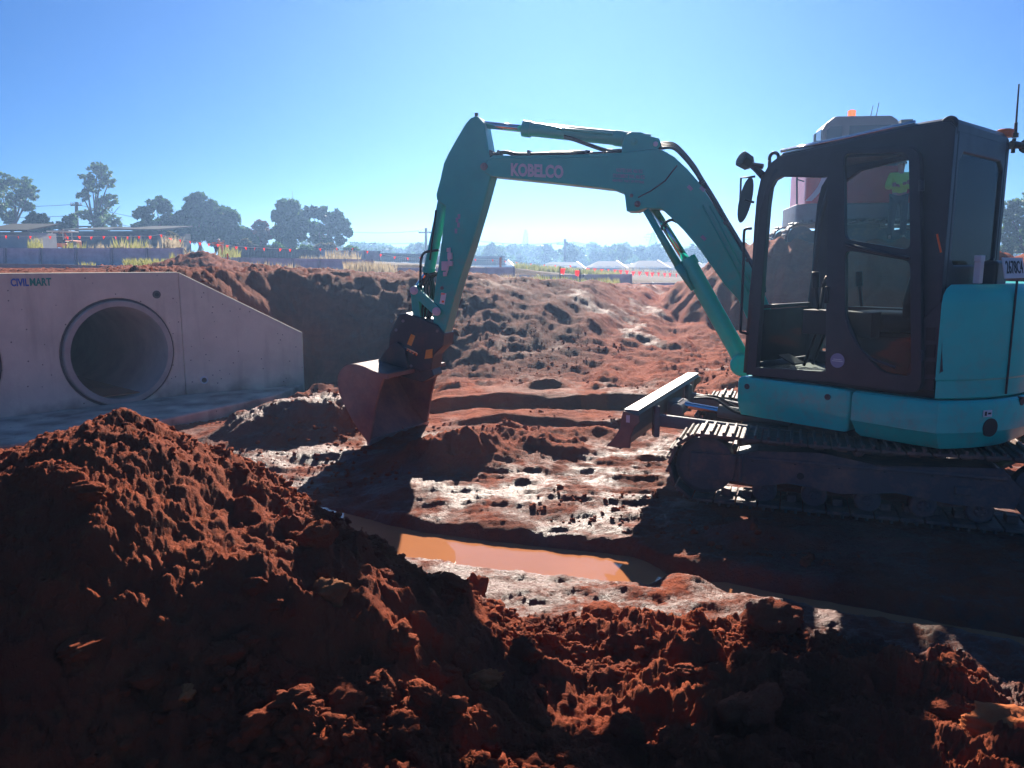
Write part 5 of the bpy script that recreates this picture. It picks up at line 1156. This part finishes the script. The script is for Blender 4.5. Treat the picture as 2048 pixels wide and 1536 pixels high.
def stake(px, pt, pb, d, m, label, flag=None, r=.02, lean=0):
    a = atd(px, pb, d); c = atd(px+lean, pt, d); root = empty('survey_stake', a, label, 'stake'); b = MB(); b.bar(a-ZV*.1, c, r*2, r*2, up=(0, 1, 0)); b.out('peg', m, root)
    if flag:
        f = MB(); e = atd(px+flag, pt+4, d); w_ = V(.09, 0, 0); f.prism([e-w_, e+w_, e+w_*.4-ZV*.22, e-w_*.9-ZV*.17], V(0, .005, 0)); fixn(f.out('tape', M['flag'], root))
stake(1120, 533, 572, 28, M['rubber'], 'dark stake with red tape, left one of the pair before the grassy wall', 6)
stake(1160, 537, 572, 28, M['rubber'], 'dark stake with red tape, right one of the pair before the grassy wall', -5)
stake(455, 507, 541, 23, M['orange'], 'slim orange stake beside the small brown heap')
stake(486, 524, 541, 22, M['flag'], 'short pink flagged stake in the weeds', 0, r=.035)
stake(516, 528, 545, 22, M['white'], 'leaning white stake in the weeds above the pit', lean=-9, r=.03)
stake(1001, 515, 533, 40, M['orange'], 'thick orange post right of the excavator arm', r=.06)

# ================================================================== poles, pylons, wires, sheds, houses
M['wood_pole'] = mat('wooden_pole', (.10, .08, .07), .9)
def pole(px, pt, pb, d, label, arms=((0, .9),), r=.14):
    a = atd(px, pb, d); c = atd(px, pt, d); root = empty('power_pole', a, label, 'power pole'); b = MB(); b.tube([a-ZV*.5, c], [r*1.3, r], 8); b.out('pole_shaft', M['wood_pole'], root)
    for dz, w_ in arms:
        q_ = c-ZV*(dz+.3); m_ = MB(); m_.bar(q_-V(w_, .1, 0), q_+V(w_, -.1, 0), .1, .12); ar = m_.out('crossarm', M['wood_pole'], root)
        i_ = MB()
        for s in (-.9, -.45, .45, .9): i_.tube([q_+V(w_*s, -.1, .05), q_+V(w_*s, -.1, .25)], .05, 6)
        i_.out('insulators', M['white'], ar)
    return c
pA = pole(153, 404, 470, 72, 'wooden power pole beside the tallest gum tree', ((0, .5), (.9, .5)))
pole(134, 442, 466, 64, 'short service pole by the little spiky tree', ((0, .3),), r=.09)
pB = pole(852, 456, 540, 85, 'power pole just left of the excavator arm', ((.2, .8),))
pC = pole(1130, 478, 548, 110, 'power pole in the middle of the far wood', ((.4, 1.2),), r=.18)
def wire(p, q_, sag, label, r=.02, group='overhead wires'):
    p, q_ = np.asarray(p), np.asarray(q_); pts = [p+(q_-p)*t-ZV*sag*4*t*(1-t) for t in np.linspace(0, 1, 15)]; b = MB(); b.tube(pts, r, 4); tag(b.out('overhead_wire', M['rubber']), label, 'wire', group)
wire(pA-ZV*.2, atd(-250, 409, 75), .3, 'upper wire from the wooden pole to the left edge'); wire(pA-ZV*1.2, atd(-250, 427, 75), .3, 'lower wire from the wooden pole to the left edge')
wire(pA-ZV*.2, atd(560, 455, 85), .8, 'upper wire from the wooden pole into the dark grove'); wire(pA-ZV*1.2, atd(560, 470, 85), .8, 'lower wire from the wooden pole into the dark grove')
wire(atd(560, 442, 78), pB-ZV*.3+V(-.8, 0, 0), .6, 'upper wire between the spreading tree and the arm pole'); wire(atd(560, 462, 78), pB-ZV*1.5, .6, 'lower wire between the spreading tree and the arm pole')
wire(pB-ZV*.3, pC-ZV*.4, .8, 'wire between the arm pole and the middle pole', .03); wire(pC-ZV*.4, atd(1500, 500, 150), 1.2, 'wire running right from the middle pole', .035); wire(pC-ZV*.4+V(1, 0, 0), atd(1520, 506, 170), 1.2, 'lower wire running right from the middle pole', .035)
wire(atd(560, 480, 190), atd(1500, 478, 200), 4, 'high voltage line between the two pylons', .09)
def pylon(px, pt, pb, d, w0, label, arms):
    a = atd(px, pb, d); c = atd(px, pt, d); root = empty('pylon', a, label, 'pylon'); Ht = c[2]-a[2]; b = MB()
    def pt_(k, sx, sy): w_ = w0*(1-k)**1.3*.5+.22; return a+V(sx*w_, sy*w_, k*Ht)
    lv = np.linspace(0, 1, 9)
    for i in range(8):
        for sx, sy in ((-1, -1), (1, -1), (1, 1), (-1, 1)):
            b.bar(pt_(lv[i], sx, sy), pt_(lv[i+1], sx, sy), .11)
            b.bar(pt_(lv[i], sx, sy), pt_(lv[i+1], -sy if sx == sy else sx, sx if sx == sy else -sy) if False else pt_(lv[i+1], -sx, sy), .06)
            b.bar(pt_(lv[i+1], sx, sy), pt_(lv[i+1], -sx, sy), .06)
    b.out('lattice_tower', M['galv'], root)
    for k, w_ in arms:
        m_ = MB(); q_ = a+ZV*Ht*k; m_.bar(q_-V(w_, 0, 0), q_+V(w_, 0, 0), .12); m_.bar(q_+V(0, 0, 1.2), q_+V(w_, 0, 0), .07); m_.bar(q_+V(0, 0, 1.2), q_-V(w_, 0, 0), .07); m_.out('crossarm', M['galv'], root)
pylon(1051, 460, 512, 190, 2.2, 'slender steel pylon standing in the far wood right of the arm', ())
pylon(1305, 465, 512, 190, 3.2, 'steel lattice pylon with crossarms above the white houses', ((.68, 1.8), (.80, 2.4), (.92, 1.8)))
M['shed'] = mat('shed_cladding', (.07, .075, .09), .7, var=.25, vscale=3); M['shedroof'] = mat('shed_roof', (.10, .105, .10), .9, spec=.05); M['render'] = mat('pale_render', (.55, .55, .55), .8, var=.15, vscale=2); M['roofmetal'] = mat('pale_metal_roof', (.30, .28, .26), .95, spec=.05, metal=.0, var=.1); M['window'] = mat('window_glass', (.03, .04, .06), .1)
def shed(x0, x1, yt, yb, d, depth, label, m='shed', name='shed', posts=0):
    a = atd(x0, yb, d); a[2] -= .3; c = atd(x1, yb, d); c[2] = a[2]; z = atd(x0, yt, d)[2]; root = empty(name, a, label, name)
    b = MB(); b.prism([a, c, c*V(1, 1, 0)+ZV*z, a*V(1, 1, 0)+ZV*z], V(0, depth, 0)); fixn(b.out('wall', M[m], root))
    b = MB(); e = V(.1, 0, 0); b.prism([a*V(1, 1, 0)+ZV*(z+.02)-e-V(0, .4, 0), c*V(1, 1, 0)+ZV*(z+.02)+e-V(0, .4, 0), c*V(1, 1, 0)+ZV*(z+.5)+e+V(0, depth+.3, 0), a*V(1, 1, 0)+ZV*(z+.5)-e+V(0, depth+.3, 0)], ZV*.08); fixn(b.out('roof', M['shedroof'], root))
    return root
s1 = shed(128, 250, 462, 492, 56, 6, 'long dark shed behind the left pennants, wall without openings')
s2 = shed(238, 318, 462, 492, 50, 5, 'dark shed with a greenish roof and open bay beside the olive shrub')
b = MB(); b.prism([atd(262, 474, 49.95), atd(300, 470, 49.95), atd(300, 487, 49.95), atd(262, 487, 49.95)], V(0, -.03, 0)); fixn(b.out('open_bay', M['window'], s2))
for k, x in enumerate((262, 282, 300)): b = MB(); b.bar(atd(x, 470, 49.8), atd(x, 492, 49.8), .12); b.out('bay_post', M['galv'], s2)
shed(45, 110, 460, 482, 60, 5, 'low dark shed behind the compact tractor')
ct = shed(-30, 62, 464, 488, 42, 2.4, 'pale grey shipping container at the left edge', m='render', name='container')
def house(x0, x1, ye, yr, yb, d, label, gable=True, wins=3, wx1=None):
    d = d*.82
    """eaves line ye, ridge yr, foot yb (image rows) at distance d"""
    a = atd(x0, yb, d); a[2] -= .3; c = atd(x1, yb, d); c[2] = a[2]; ze = atd(x0, ye, d)[2]; zr = atd(x0, yr, d)[2]; L = c[0]-a[0]; dp = max(6., (zr-ze)*3.2)
    root = empty('house', a, label, 'house', 'pale houses beyond the pit')
    b = MB(); A = a*V(1, 1, 0); B_ = c*V(1, 1, 0); y_ = V(0, dp, 0)
    b.prism([A+ZV*a[2], B_+ZV*a[2], B_+ZV*ze, A+ZV*ze], y_); fixn(b.out('wall', M['render'], root))
    o = .5; inset = L*.22 if gable else L*.35
    b = MB(); e0, e1, e2, e3 = A+V(-o, -o, ze), B_+V(o, -o, ze), B_+y_+V(o, o, ze), A+y_+V(-o, o, ze); r0 = A+y_*.5+V(inset, 0, zr); r1 = B_+y_*.5-V(inset*.25, 0, -zr)
    b.add([e0, e1, e2, e3, r0, r1], [(0, 1, 5, 4), (2, 3, 4, 5), (1, 2, 5), (3, 0, 4), (3, 2, 1, 0)]); fixn(b.out('roof', M['roofmetal'], root))
    b = MB(); b.bar(e0-V(0, .05, .12), e1-V(0, .05, .12), .12, .22); b.bar(e1-V(-.05, 0, .12), r1, .15, .2); b.out('fascia', M['white'], root)
    for i in range(wins):
        t = (i+.6)/(wins+.2); w_ = min(1.2, L/wins*.4); p = A+V(L*t, -.03, 0)+ZV*(a[2]+(ze-a[2])*.58); m_ = MB(); m_.box(p, V(w_/2+.08, 0, 0), V(0, .04, 0), ZV*.62); wf = m_.out('window', M['white'], root)
        m_ = MB(); m_.box(p-V(0, .05, 0), V(w_/2, 0, 0), V(0, .02, 0), ZV*.54); m_.out('pane', M['window'], wf)
house(1085, 1162, 536, 524, 546, 118, 'furthest left house, grey roof low behind the pennants', wins=3)
house(1190, 1243, 535, 522, 552, 100, 'small house with a steep grey lit roof, second from the left')
house(1243, 1272, 533, 528, 549, 108, 'narrow flat fronted house between the two steep roofed ones', gable=False, wins=2)
house(1275, 1328, 535, 521, 553, 98, 'house with a wide tan roof, directly left of the boom cylinder')
house(1330, 1366, 537, 524, 552, 112, 'white roofed house partly behind the boom cylinder', wins=2)
house(1380, 1408, 536, 525, 550, 120, 'white gabled house seen between the boom cylinder and the boom', wins=2)
house(1412, 1452, 538, 526, 552, 110, 'white roofed house tucked under the boom', wins=2)
house(780, 842, 526, 515, 532, 130, 'low pale house left of the excavator arm', wins=2)
house(958, 1020, 531, 521, 540, 125, 'low house right of the excavator arm behind the pennants', wins=3)

# ================================================================== people
M['skin'] = mat('skin', (.55, .28, .20), .55); M['hivis'] = mat('hi_vis_lime', (.62, 1.0, .16), .7, var=.1); M['hivis_o'] = mat('hi_vis_orange', (.9, .16, .03), .7); M['trouser'] = mat('navy_trousers', (.03, .035, .06), .85); M['cap'] = mat('dark_cap', (.06, .04, .05), .7); M['boot'] = mat('boots', (.08, .06, .05), .7); M['helmet'] = mat('white_helmet', (.7, .7, .68), .4)
def skinmesh(name, verts, edges, radii, m, parent, sub=1):
    off = np.array(parent.location) if parent else 0
    root = parent
    while root.parent is not None: root = root.parent
    off = np.array(root.location)
    me = bpy.data.meshes.new(name); me.from_pydata([tuple(np.asarray(v)-off) for v in verts], edges, []); o = bpy.data.objects.new(name, me); COL.objects.link(o); o.parent = parent
    md = o.modifiers.new('skin', 'SKIN'); md.use_smooth_shade = True
    for i, r in enumerate(radii): me.skin_vertices[0].data[i].radius = r if hasattr(r, '__len__') else (r, r)
    me.skin_vertices[0].data[0].use_root = True
    s = o.modifiers.new('s', 'SUBSURF'); s.levels = sub; s.render_levels = sub
    dg = bpy.context.evaluated_depsgraph_get(); nm = bpy.data.meshes.new_from_object(o.evaluated_get(dg)); o.modifiers.clear(); o.data = nm
    nm.materials.clear(); nm.materials.append(m); nm.shade_smooth(); return o
def person(base, face, J, label, shirt, helmet=None, sc_=1.0):
    """J: joints in body frame (x right of figure, y forward, z up), metres"""
    f = V(math.cos(face), math.sin(face), 0); r = V(f[1], -f[0], 0); Wd = lambda p: np.asarray(base)+(r*p[0]+f*p[1]+ZV*p[2])*sc_
    root = empty('person', base, label, 'person')
    names = ['pel', 'chest', 'neck', 'head', 'top', 'shL', 'elL', 'haL', 'shR', 'elR', 'haR', 'hiL', 'knL', 'anL', 'toL', 'hiR', 'knR', 'anR', 'toR']
    I = {n: i for i, n in enumerate(names)}; P = [Wd(J[n]) for n in names]
    E = [('pel', 'chest'), ('chest', 'neck'), ('neck', 'head'), ('head', 'top'), ('chest', 'shL'), ('shL', 'elL'), ('elL', 'haL'), ('chest', 'shR'), ('shR', 'elR'), ('elR', 'haR'), ('pel', 'hiL'), ('hiL', 'knL'), ('knL', 'anL'), ('anL', 'toL'), ('pel', 'hiR'), ('hiR', 'knR'), ('knR', 'anR'), ('anR', 'toR')]
    rad = dict(pel=.13, chest=.135, neck=.055, head=.09, top=.07, shL=.06, elL=.045, haL=.035, shR=.06, elR=.045, haR=.035, hiL=.085, knL=.06, anL=.045, toL=.04, hiR=.085, knR=.06, anR=.045, toR=.04)
    body = skinmesh('body', P, [(I[a], I[b_]) for a, b_ in E], [rad[n]*sc_ for n in names], M['skin'], root, 2)
    def sub(nm, keys, edges, rr, m):
        vs = [Wd(J[k]) if isinstance(k, str) else k for k in keys]; return skinmesh(nm, vs, edges, [x*sc_ for x in rr], m, root, 2)
    wr = lambda s: Wd(np.array(J['el'+s])*.15+np.array(J['ha'+s])*.85)
    sub('shirt', ['pel', 'chest', 'shL', 'elL', wr('L'), 'shR', 'elR', wr('R')], [(0, 1), (1, 2), (2, 3), (3, 4), (1, 5), (5, 6), (6, 7)], [.155, .165, .085, .065, .05, .085, .065, .05], M[shirt])
    lo = Wd(np.array(J['pel'])+np.array([0, 0, .02]))
    sub('trousers', [lo, 'hiL', 'knL', 'anL', 'hiR', 'knR', 'anR'], [(0, 1), (1, 2), (2, 3), (0, 4), (4, 5), (5, 6)], [.145, .105, .08, .065, .105, .08, .065], M['trouser'])
    for s in 'LR':
        a = Wd(J['an'+s]); t_ = Wd(J['to'+s]); b = MB(); b.tube([a+ZV*.03, a-ZV*.03, t_], [.06, .065, .045], 10); b.out('boot', M['boot'], root, smooth=True, sub=1)
    hd = Wd(J['head']); tp = Wd(J['top']); ax = (tp-hd); ax /= np.linalg.norm(ax)
    b = MB(); cc = hd+ax*.03*sc_; n = 14
    pts = [cc+ax*.1*math.sin(t)*sc_ for t in np.linspace(0, math.pi/2, 6)]; rs = [.108*math.cos(t)*sc_+.004 for t in np.linspace(0, math.pi/2, 6)]; b.tube(pts, rs, n)
    b.box(cc+f*.12*sc_+ax*.005, f*.05*sc_, r*.06*sc_, ax*.006); b.out('hat', M[helmet or 'cap'], root, smooth=False)
    b = MB(); b.tube([hd+f*.085*sc_-ax*.0, hd+f*.105*sc_-ax*.02], [.012, .016], 6); b.out('nose', M['skin'], body, smooth=True)
    for s in (-1, 1):
        b = MB(); b.tube([hd+f*.078*sc_+r*s*.032*sc_+ax*.015, hd+f*.088*sc_+r*s*.032*sc_+ax*.015], .010, 6); b.out('eye', M['blackink'], body)
    # fingers
    for s, sg in (('L', -1), ('R', 1)):
        e = Wd(J['el'+s]); h_ = Wd(J['ha'+s]); d = (h_-e); d /= np.linalg.norm(d); sd_ = np.cross(d, ZV); sd_ /= np.linalg.norm(sd_)+1e-6; up_ = np.cross(sd_, d); b = MB()
        for k in range(4): o_ = up_*(.03-.02*k); b.tube([h_+o_, h_+d*.05+o_, h_+d*.08+o_-sd_*.012], [.011, .010, .007], 6)
        b.tube([h_+up_*.02, h_+up_*.055+d*.03], [.012, .009], 6); b.out('fingers', M['skin'], body, smooth=True)
    return root
crossed = dict(pel=(0, 0, .95), chest=(0, 0, 1.30), neck=(0, .01, 1.50), head=(0, .03, 1.62), top=(0, .03, 1.72), shL=(-.19, 0, 1.40), elL=(-.27, .10, 1.13), haL=(.10, .24, 1.18), shR=(.19, 0, 1.40), elR=(.27, .10, 1.13), haR=(-.12, .26, 1.22),
               hiL=(-.10, 0, .90), knL=(-.12, .03, .50), anL=(-.13, 0, .08), toL=(-.15, .15, .04), hiR=(.10, 0, .90), knR=(.12, .03, .50), anR=(.13, 0, .08), toR=(.15, .15, .04))
pd = 16.85; bx_ = atd(1788, 530, pd); pz = tz(bx_[0], bx_[1])
person(V(bx_[0], bx_[1], pz+.01), R(-112), crossed, 'person in a lime hi-vis shirt with arms folded, seen through the cab door', 'hivis', sc_=.96)
hd_z = atd(1788, 316, pd)[2]
bend = dict(pel=(0, 0, .90), chest=(-.08, .16, 1.16), neck=(-.10, .24, 1.32), head=(-.10, .29, 1.42), top=(-.10, .32, 1.52), shL=(-.22, .18, 1.22), elL=(-.10, .36, 1.02), haL=(.10, .44, 1.1), shR=(.12, .16, 1.24), elR=(.22, .34, 1.14), haR=(.32, .40, 1.3),
            hiL=(-.1, 0, .86), knL=(-.2, .08, .48), anL=(-.30, -.05, .08), toL=(-.34, .1, .04), hiR=(.1, 0, .86), knR=(.12, .08, .48), anR=(.13, 0, .08), toR=(.15, .15, .04))
p_ = atd(434, 512, 36); gz_ = tz(p_[0], p_[1]); person(V(p_[0], p_[1], gz_), R(60), bend, 'worker in orange with a white helmet leaning at the orange frame', 'hivis_o', 'helmet', sc_=max(.6, (atd(434, 493, 36)[2]-gz_)/1.55))
a = atd(425, 487, 37); c = atd(443, 486, 37); gz_ = tz(c[0], c[1]); fr_ = empty('orange_frame', V(c[0], c[1], gz_), 'orange steel frame with a top beam standing beside the worker', 'steel frame')
b = MB(); b.bar(a, c+V(.08, 0, 0), .16, .10); b.out('top_beam', M['orange'], fr_); b = MB(); b.bar(c, V(c[0], c[1], gz_), .13); b.out('leg', M['orange'], fr_); b = MB(); b.bar(a+V(.08, .6, 0), V(a[0]+.08, a[1]+.6, gz_), .08); b.out('leg', M['orange'], fr_)
# compact tractor with its driver
tp = atd(126, 494, 46); gz_ = tz(tp[0], tp[1]); TR = empty('compact_tractor', V(tp[0], tp[1], gz_), 'compact tractor with a white roll frame seen from behind, at the far left', 'tractor'); B0 = V(tp[0], tp[1], gz_)
ht_ = atd(126, 463, 46)[2]-gz_; hw_ = .58
for s in (-1, 1):
    b = MB(); b.tube([B0+V(s*hw_, 0, .5), B0+V(s*hw_, 0, ht_-.08), B0+V(s*(hw_-.08), 0, ht_)], .035, 8); b.tube([B0+V(s*hw_, -.9, ht_-.06), B0+V(s*hw_, -.9, .8)], .02, 6); b.out('roll_frame_post', M['white'], TR)
b = MB(); b.box(B0+V(0, .1, ht_), V(hw_+.06, 0, 0), V(0, .55, 0), ZV*.03); b.out('canopy', M['white'], TR, bevel=.01)
for s in (-1, 1):
    for y_, r_ in ((0, .36), (1.3, .25)):
        c = B0+V(s*.62, y_, r_); b = MB(); b.tube([c-V(.11, 0, 0), c+V(.11, 0, 0)], r_, 24)
        for k in range(18): t = k*2*math.pi/18; b.box(c+V(0, math.cos(t)*r_, math.sin(t)*r_), V(.1, 0, 0), V(0, .02, .02), V(0, -.02, .02))
        wh = b.out('wheel', M['rubber'], TR); b = MB(); b.tube([c-V(.12, 0, 0), c+V(.12, 0, 0)], r_*.5, 14); b.out('rim', M['white'], wh)
b = MB(); b.box(B0+V(0, 1., .6), V(.25, 0, 0), V(0, .6, 0), ZV*.22); b.box(B0+V(0, .1, .5), V(.35, 0, 0), V(0, .4, 0), ZV*.12); b.out('bonnet', M['orange'], TR, bevel=.04)
b = MB(); b.box(B0+V(0, -.1, .95), V(.2, 0, 0), V(0, .05, 0), ZV*.22); b.box(B0+V(0, .1, .72), V(.22, 0, 0), V(0, .22, 0), ZV*.05); b.out('seat', M['rubber'], TR, bevel=.04)
sit = dict(pel=(0, 0, .45), chest=(0, .03, .85), neck=(0, .05, 1.03), head=(0, .07, 1.15), top=(0, .07, 1.24), shL=(-.19, .02, .93), elL=(-.26, .14, .68), haL=(-.14, .38, .72), shR=(.19, .02, .93), elR=(.26, .14, .68), haR=(.14, .38, .72), hiL=(-.10, .05, .42), knL=(-.15, .45, .48), anL=(-.15, .55, .1), toL=(-.15, .7, .06), hiR=(.10, .05, .42), knR=(.15, .45, .48), anR=(.15, .55, .1), toR=(.15, .7, .06))
person(B0+V(0, 0, .30), R(90), sit, 'driver in an orange shirt sitting on the compact tractor, seen from behind', 'hivis_o', sc_=.9)

# ================================================================== the red excavator on the mound
RM = mat('red_machine_paint', (.70, .03, .03), .4, coat=.2, var=.2, vscale=2); RG = mat('grey_machine_paint', (.16, .15, .17), .45, var=.2); RC = mat('cab_grey', (.17, .145, .16), .45)
rb = atd(1655, 530, 18.6); gz_ = 1.96; RX = empty('red_excavator', V(rb[0], rb[1], gz_), 'larger red and grey excavator parked on the soil mound behind the cab', 'excavator')
AR = R(-10); rf_ = V(math.cos(AR), math.sin(AR), 0); rl_ = V(-math.sin(AR), math.cos(AR), 0)
O_ = V(rb[0], rb[1], gz_)
def X(x, y, z): return O_+rf_*x+rl_*y+ZV*z
def xbox(x0, x1, y0, y1, z0, z1, name, m, parent=RX, bevel=.03, b=None):
    b = MB(); b.box(X((x0+x1)/2, (y0+y1)/2, (z0+z1)/2), rf_*(x1-x0)/2, rl_*(y1-y0)/2, ZV*(z1-z0)/2); return b.out(name, m, parent, bevel=bevel)
for s in (-1, 1):
    yc_ = s*1.0; b = MB(); RR = .34; XC = 1.35; per = 4*XC+2*math.pi*RR; N = 40
    for i in range(N):
        s_ = i*per/N
        if s_ < 2*XC: x, z, dx, dz = -XC+s_, 2*RR, 1, 0
        elif s_ < 2*XC+math.pi*RR: a_ = (s_-2*XC)/RR; x, z, dx, dz = XC+RR*math.sin(a_), RR+RR*math.cos(a_), math.cos(a_), -math.sin(a_)
        elif s_ < 4*XC+math.pi*RR: x, z, dx, dz = XC-(s_-2*XC-math.pi*RR), 0, -1, 0
        else: a_ = (s_-4*XC-math.pi*RR)/RR; x, z, dx, dz = -XC-RR*math.sin(a_), RR-RR*math.cos(a_), -math.cos(a_), math.sin(a_)
        t_ = rf_*dx+ZV*dz; n_ = -rf_*dz+ZV*dx; b.box(X(x+.5, yc_, z+.04), t_*per/N*.46, rl_*.28, n_*.02); b.box(X(x+.5, yc_, z+.04)+n_*.035, t_*.015, rl_*.28, n_*.03)
    trk = b.out('track', M['undercarriage'], RX)
    b = MB(); b.box(X(.5, yc_, .38), rf_*1.3, rl_*.15, ZV*.17); b.tube([X(1.85, yc_-.15, .38), X(1.85, yc_+.15, .38)], .28, 18); b.tube([X(-.85, yc_-.15, .38), X(-.85, yc_+.15, .38)], .28, 18); b.out('track_frame', M['undercarriage'], trk)
b = MB(); b.tube([X(.5, 0, .55), X(.5, 0, .85)], .6, 20); b.box(X(.5, 0, .5), rf_*.7, rl_*.8, ZV*.12); b.out('slewing_ring', M['undercarriage'], RX)
# counterweight: rounded plan
cw = rnd2([(-.95, 1.15), (-.95, -1.15), (-.15, -1.2), (-.15, 1.2)], .35, 6)
b = MB(); b.prism([X(x, y, .70) for x, y in cw], ZV*.44); o = b.out('counterweight', RG, RX, bevel=.08, seg=3); fixn(o); smooth_angle(o, 30)
b = MB(); b.prism([X(x, y, 1.15) for x, y in rnd2([(-.78, 1.1), (-.78, -1.1), (1.2, -1.15), (1.2, 1.15)], .2, 5)], ZV*.78); o = b.out('engine_house', RM, RX, bevel=.07, seg=3); fixn(o)
xbox(-.15, 2.4, -1.1, 1.1, .80, 1.14, 'deck', RG)
b = MB(); sw = [X(-.80+.32*t+.10*math.sin(3*t), -1.125, 1.20+.66*t) for t in np.linspace(0, 1, 10)]; sw2 = [X(-.66+.32*t+.10*math.sin(3*t), -1.125, 1.20+.66*t) for t in np.linspace(0, 1, 10)]; b.prism(sw+sw2[::-1], -rl_*.006); fixn(b.out('white_stripe', M['pinkwhite'], RX))
b = MB(); b.prism([X(-.42, -1.15, 1.40), X(-.22, -1.15, 1.40), X(-.22, -1.15, 1.56), X(-.42, -1.15, 1.56)], -rl_*.01); fixn(b.out('decal', M['mauve'], RX))
text('side_lettering', 'INK', X(-.30, -1.16, 1.90), ZV*-1., rf_, .20, M['pinkwhite'], RX, width=.26, bold=.03, depth=.004)
# cab
cabp = [(.05, 1.2), (.05, 2.75), (.12, 2.88), (.30, 3.02), (1.45, 3.00), (1.60, 2.9), (1.72, 2.4), (1.75, 1.2)]
cabp = [(-.55+x, z) for x, z in cabp]
cpx = [(x, z) for x, z in cabp]
b = MB(); b.prism([X(x, -.08, z) for x, z in cpx], -rl_*1.0); cabr = b.out('cab', RC, RX, bevel=.05, seg=3); fixn(cabr)
b = MB(); b.prism([X(x, -1.083, z) for x, z in [(-.42, 1.9), (-.42, 2.72), (-.34, 2.80), (-.1, 2.80), (-.1, 1.9)]], -rl_*.01); b.prism([X(x, -1.083, z) for x, z in [(.05, 1.9), (.05, 2.80), (.9, 2.80), (1.02, 2.4), (1.05, 1.9)]], -rl_*.01); fixn(b.out('cab_window', M['window'], cabr))
b = MB(); b.prism([X(-.505, y, z) for y, z in ((-.18, 2.1), (-.98, 2.1), (-.98, 2.78), (-.18, 2.78))], -rf_*.01); fixn(b.out('rear_window', M['window'], cabr))
bp_ = X(.20, -.55, 3.04); b = MB(); b.tube([bp_-ZV*.02, bp_+ZV*.05], .07, 14); bcn = b.out('beacon_base', M['rubber'], RX); b = MB(); b.tube([bp_+ZV*.05, bp_+ZV*.17, bp_+ZV*.19], [.085, .085, .05], 16); b.out('amber_lens', M['amber'], bcn)
for dx_, h_ in ((.60, .34), (.72, .40)): b = MB(); b.tube([X(dx_, -.5, 2.98), X(dx_+.05, -.5, 2.98+h_)], [.012, .007], 6); b.out('antenna', M['rubber'], RX)
b = MB(); b.tube([X(-.75, -1.0, 1.9), X(-.75, -1.0, 2.45), X(-.62, -1.0, 2.50), X(-.5, -1.0, 2.50)], .018, 8); b.out('handrail', M['rubber'], RX)
b = MB(); b.tube([X(-.93, -.9, 1.15), X(-.96, -.9, 1.7), X(-.93, -.9, 2.05)], .022, 8); b.tube([X(-.96, -.9, 1.7), X(-.8, -.9, 1.65)], .015, 6); b.out('grab_rail', M['rubber'], RX)
b = MB(); b.box(X(-.66, -1.05, 2.52), rf_*.02, rl_*.07, ZV*.13); b.out('mirror', M['mirror'], RX, bevel=.01); b = MB(); b.box(X(1.30, -.7, 2.9), rf_*.12, rl_*.1, ZV*.05); b.out('work_light', M['rubber'], RX)
# boom folded forward, away to the right
b = MB(); b.prism([X(x, .35, z) for x, z in ((1.2, 1.2), (1.5, 1.15), (1.9, 2.3), (2.6, 2.4), (2.6, 2.1), (2.0, 1.95), (1.9, 1.0), (1.3, .9))], rl_*-.35); fixn(b.out('boom', RM, RX, bevel=.03))
b = MB(); b.prism([X(x, .3, z) for x, z in ((2.4, 2.5), (2.62, 2.5), (2.85, .8), (2.65, .8), (2.35, 2.1))], rl_*-.28); fixn(b.out('arm', RM, RX, bevel=.03))
b = MB(); b.prism([X(x, .6, z) for x, z in ((2.7, 1.0), (2.95, .7), (2.9, .3), (2.5, .15), (2.35, .5), (2.5, .8))], rl_*-.9); fixn(b.out('bucket', RG, RX, bevel=.03))
b = MB(); b.tube([X(1.8, .18, 1.1), X(2.6, .18, 2.2)], .08, 12); b.out('boom_cylinder', RG, RX)

# ================================================================== air
if HAZE_D > 0:
    hz = MB().box(V(0, 158, 7.5), V(300, 0, 0), V(0, 172, 0), V(0, 0, 9)).out('haze', None); fixn(hz); tag(hz, kind='stuff')
    m = bpy.data.materials.new('haze_air'); m.use_nodes = True; n = m.node_tree; n.nodes.remove(n.nodes['Principled BSDF']); pv = n.nodes.new('ShaderNodeVolumePrincipled')
    pv.inputs['Color'].default_value = (.36, .60, 1, 1); pv.inputs['Density'].default_value = HAZE_D; pv.inputs['Anisotropy'].default_value = .62
    n.links.new(pv.outputs[0], n.nodes['Material Output'].inputs['Volume']); hz.data.materials.append(m)
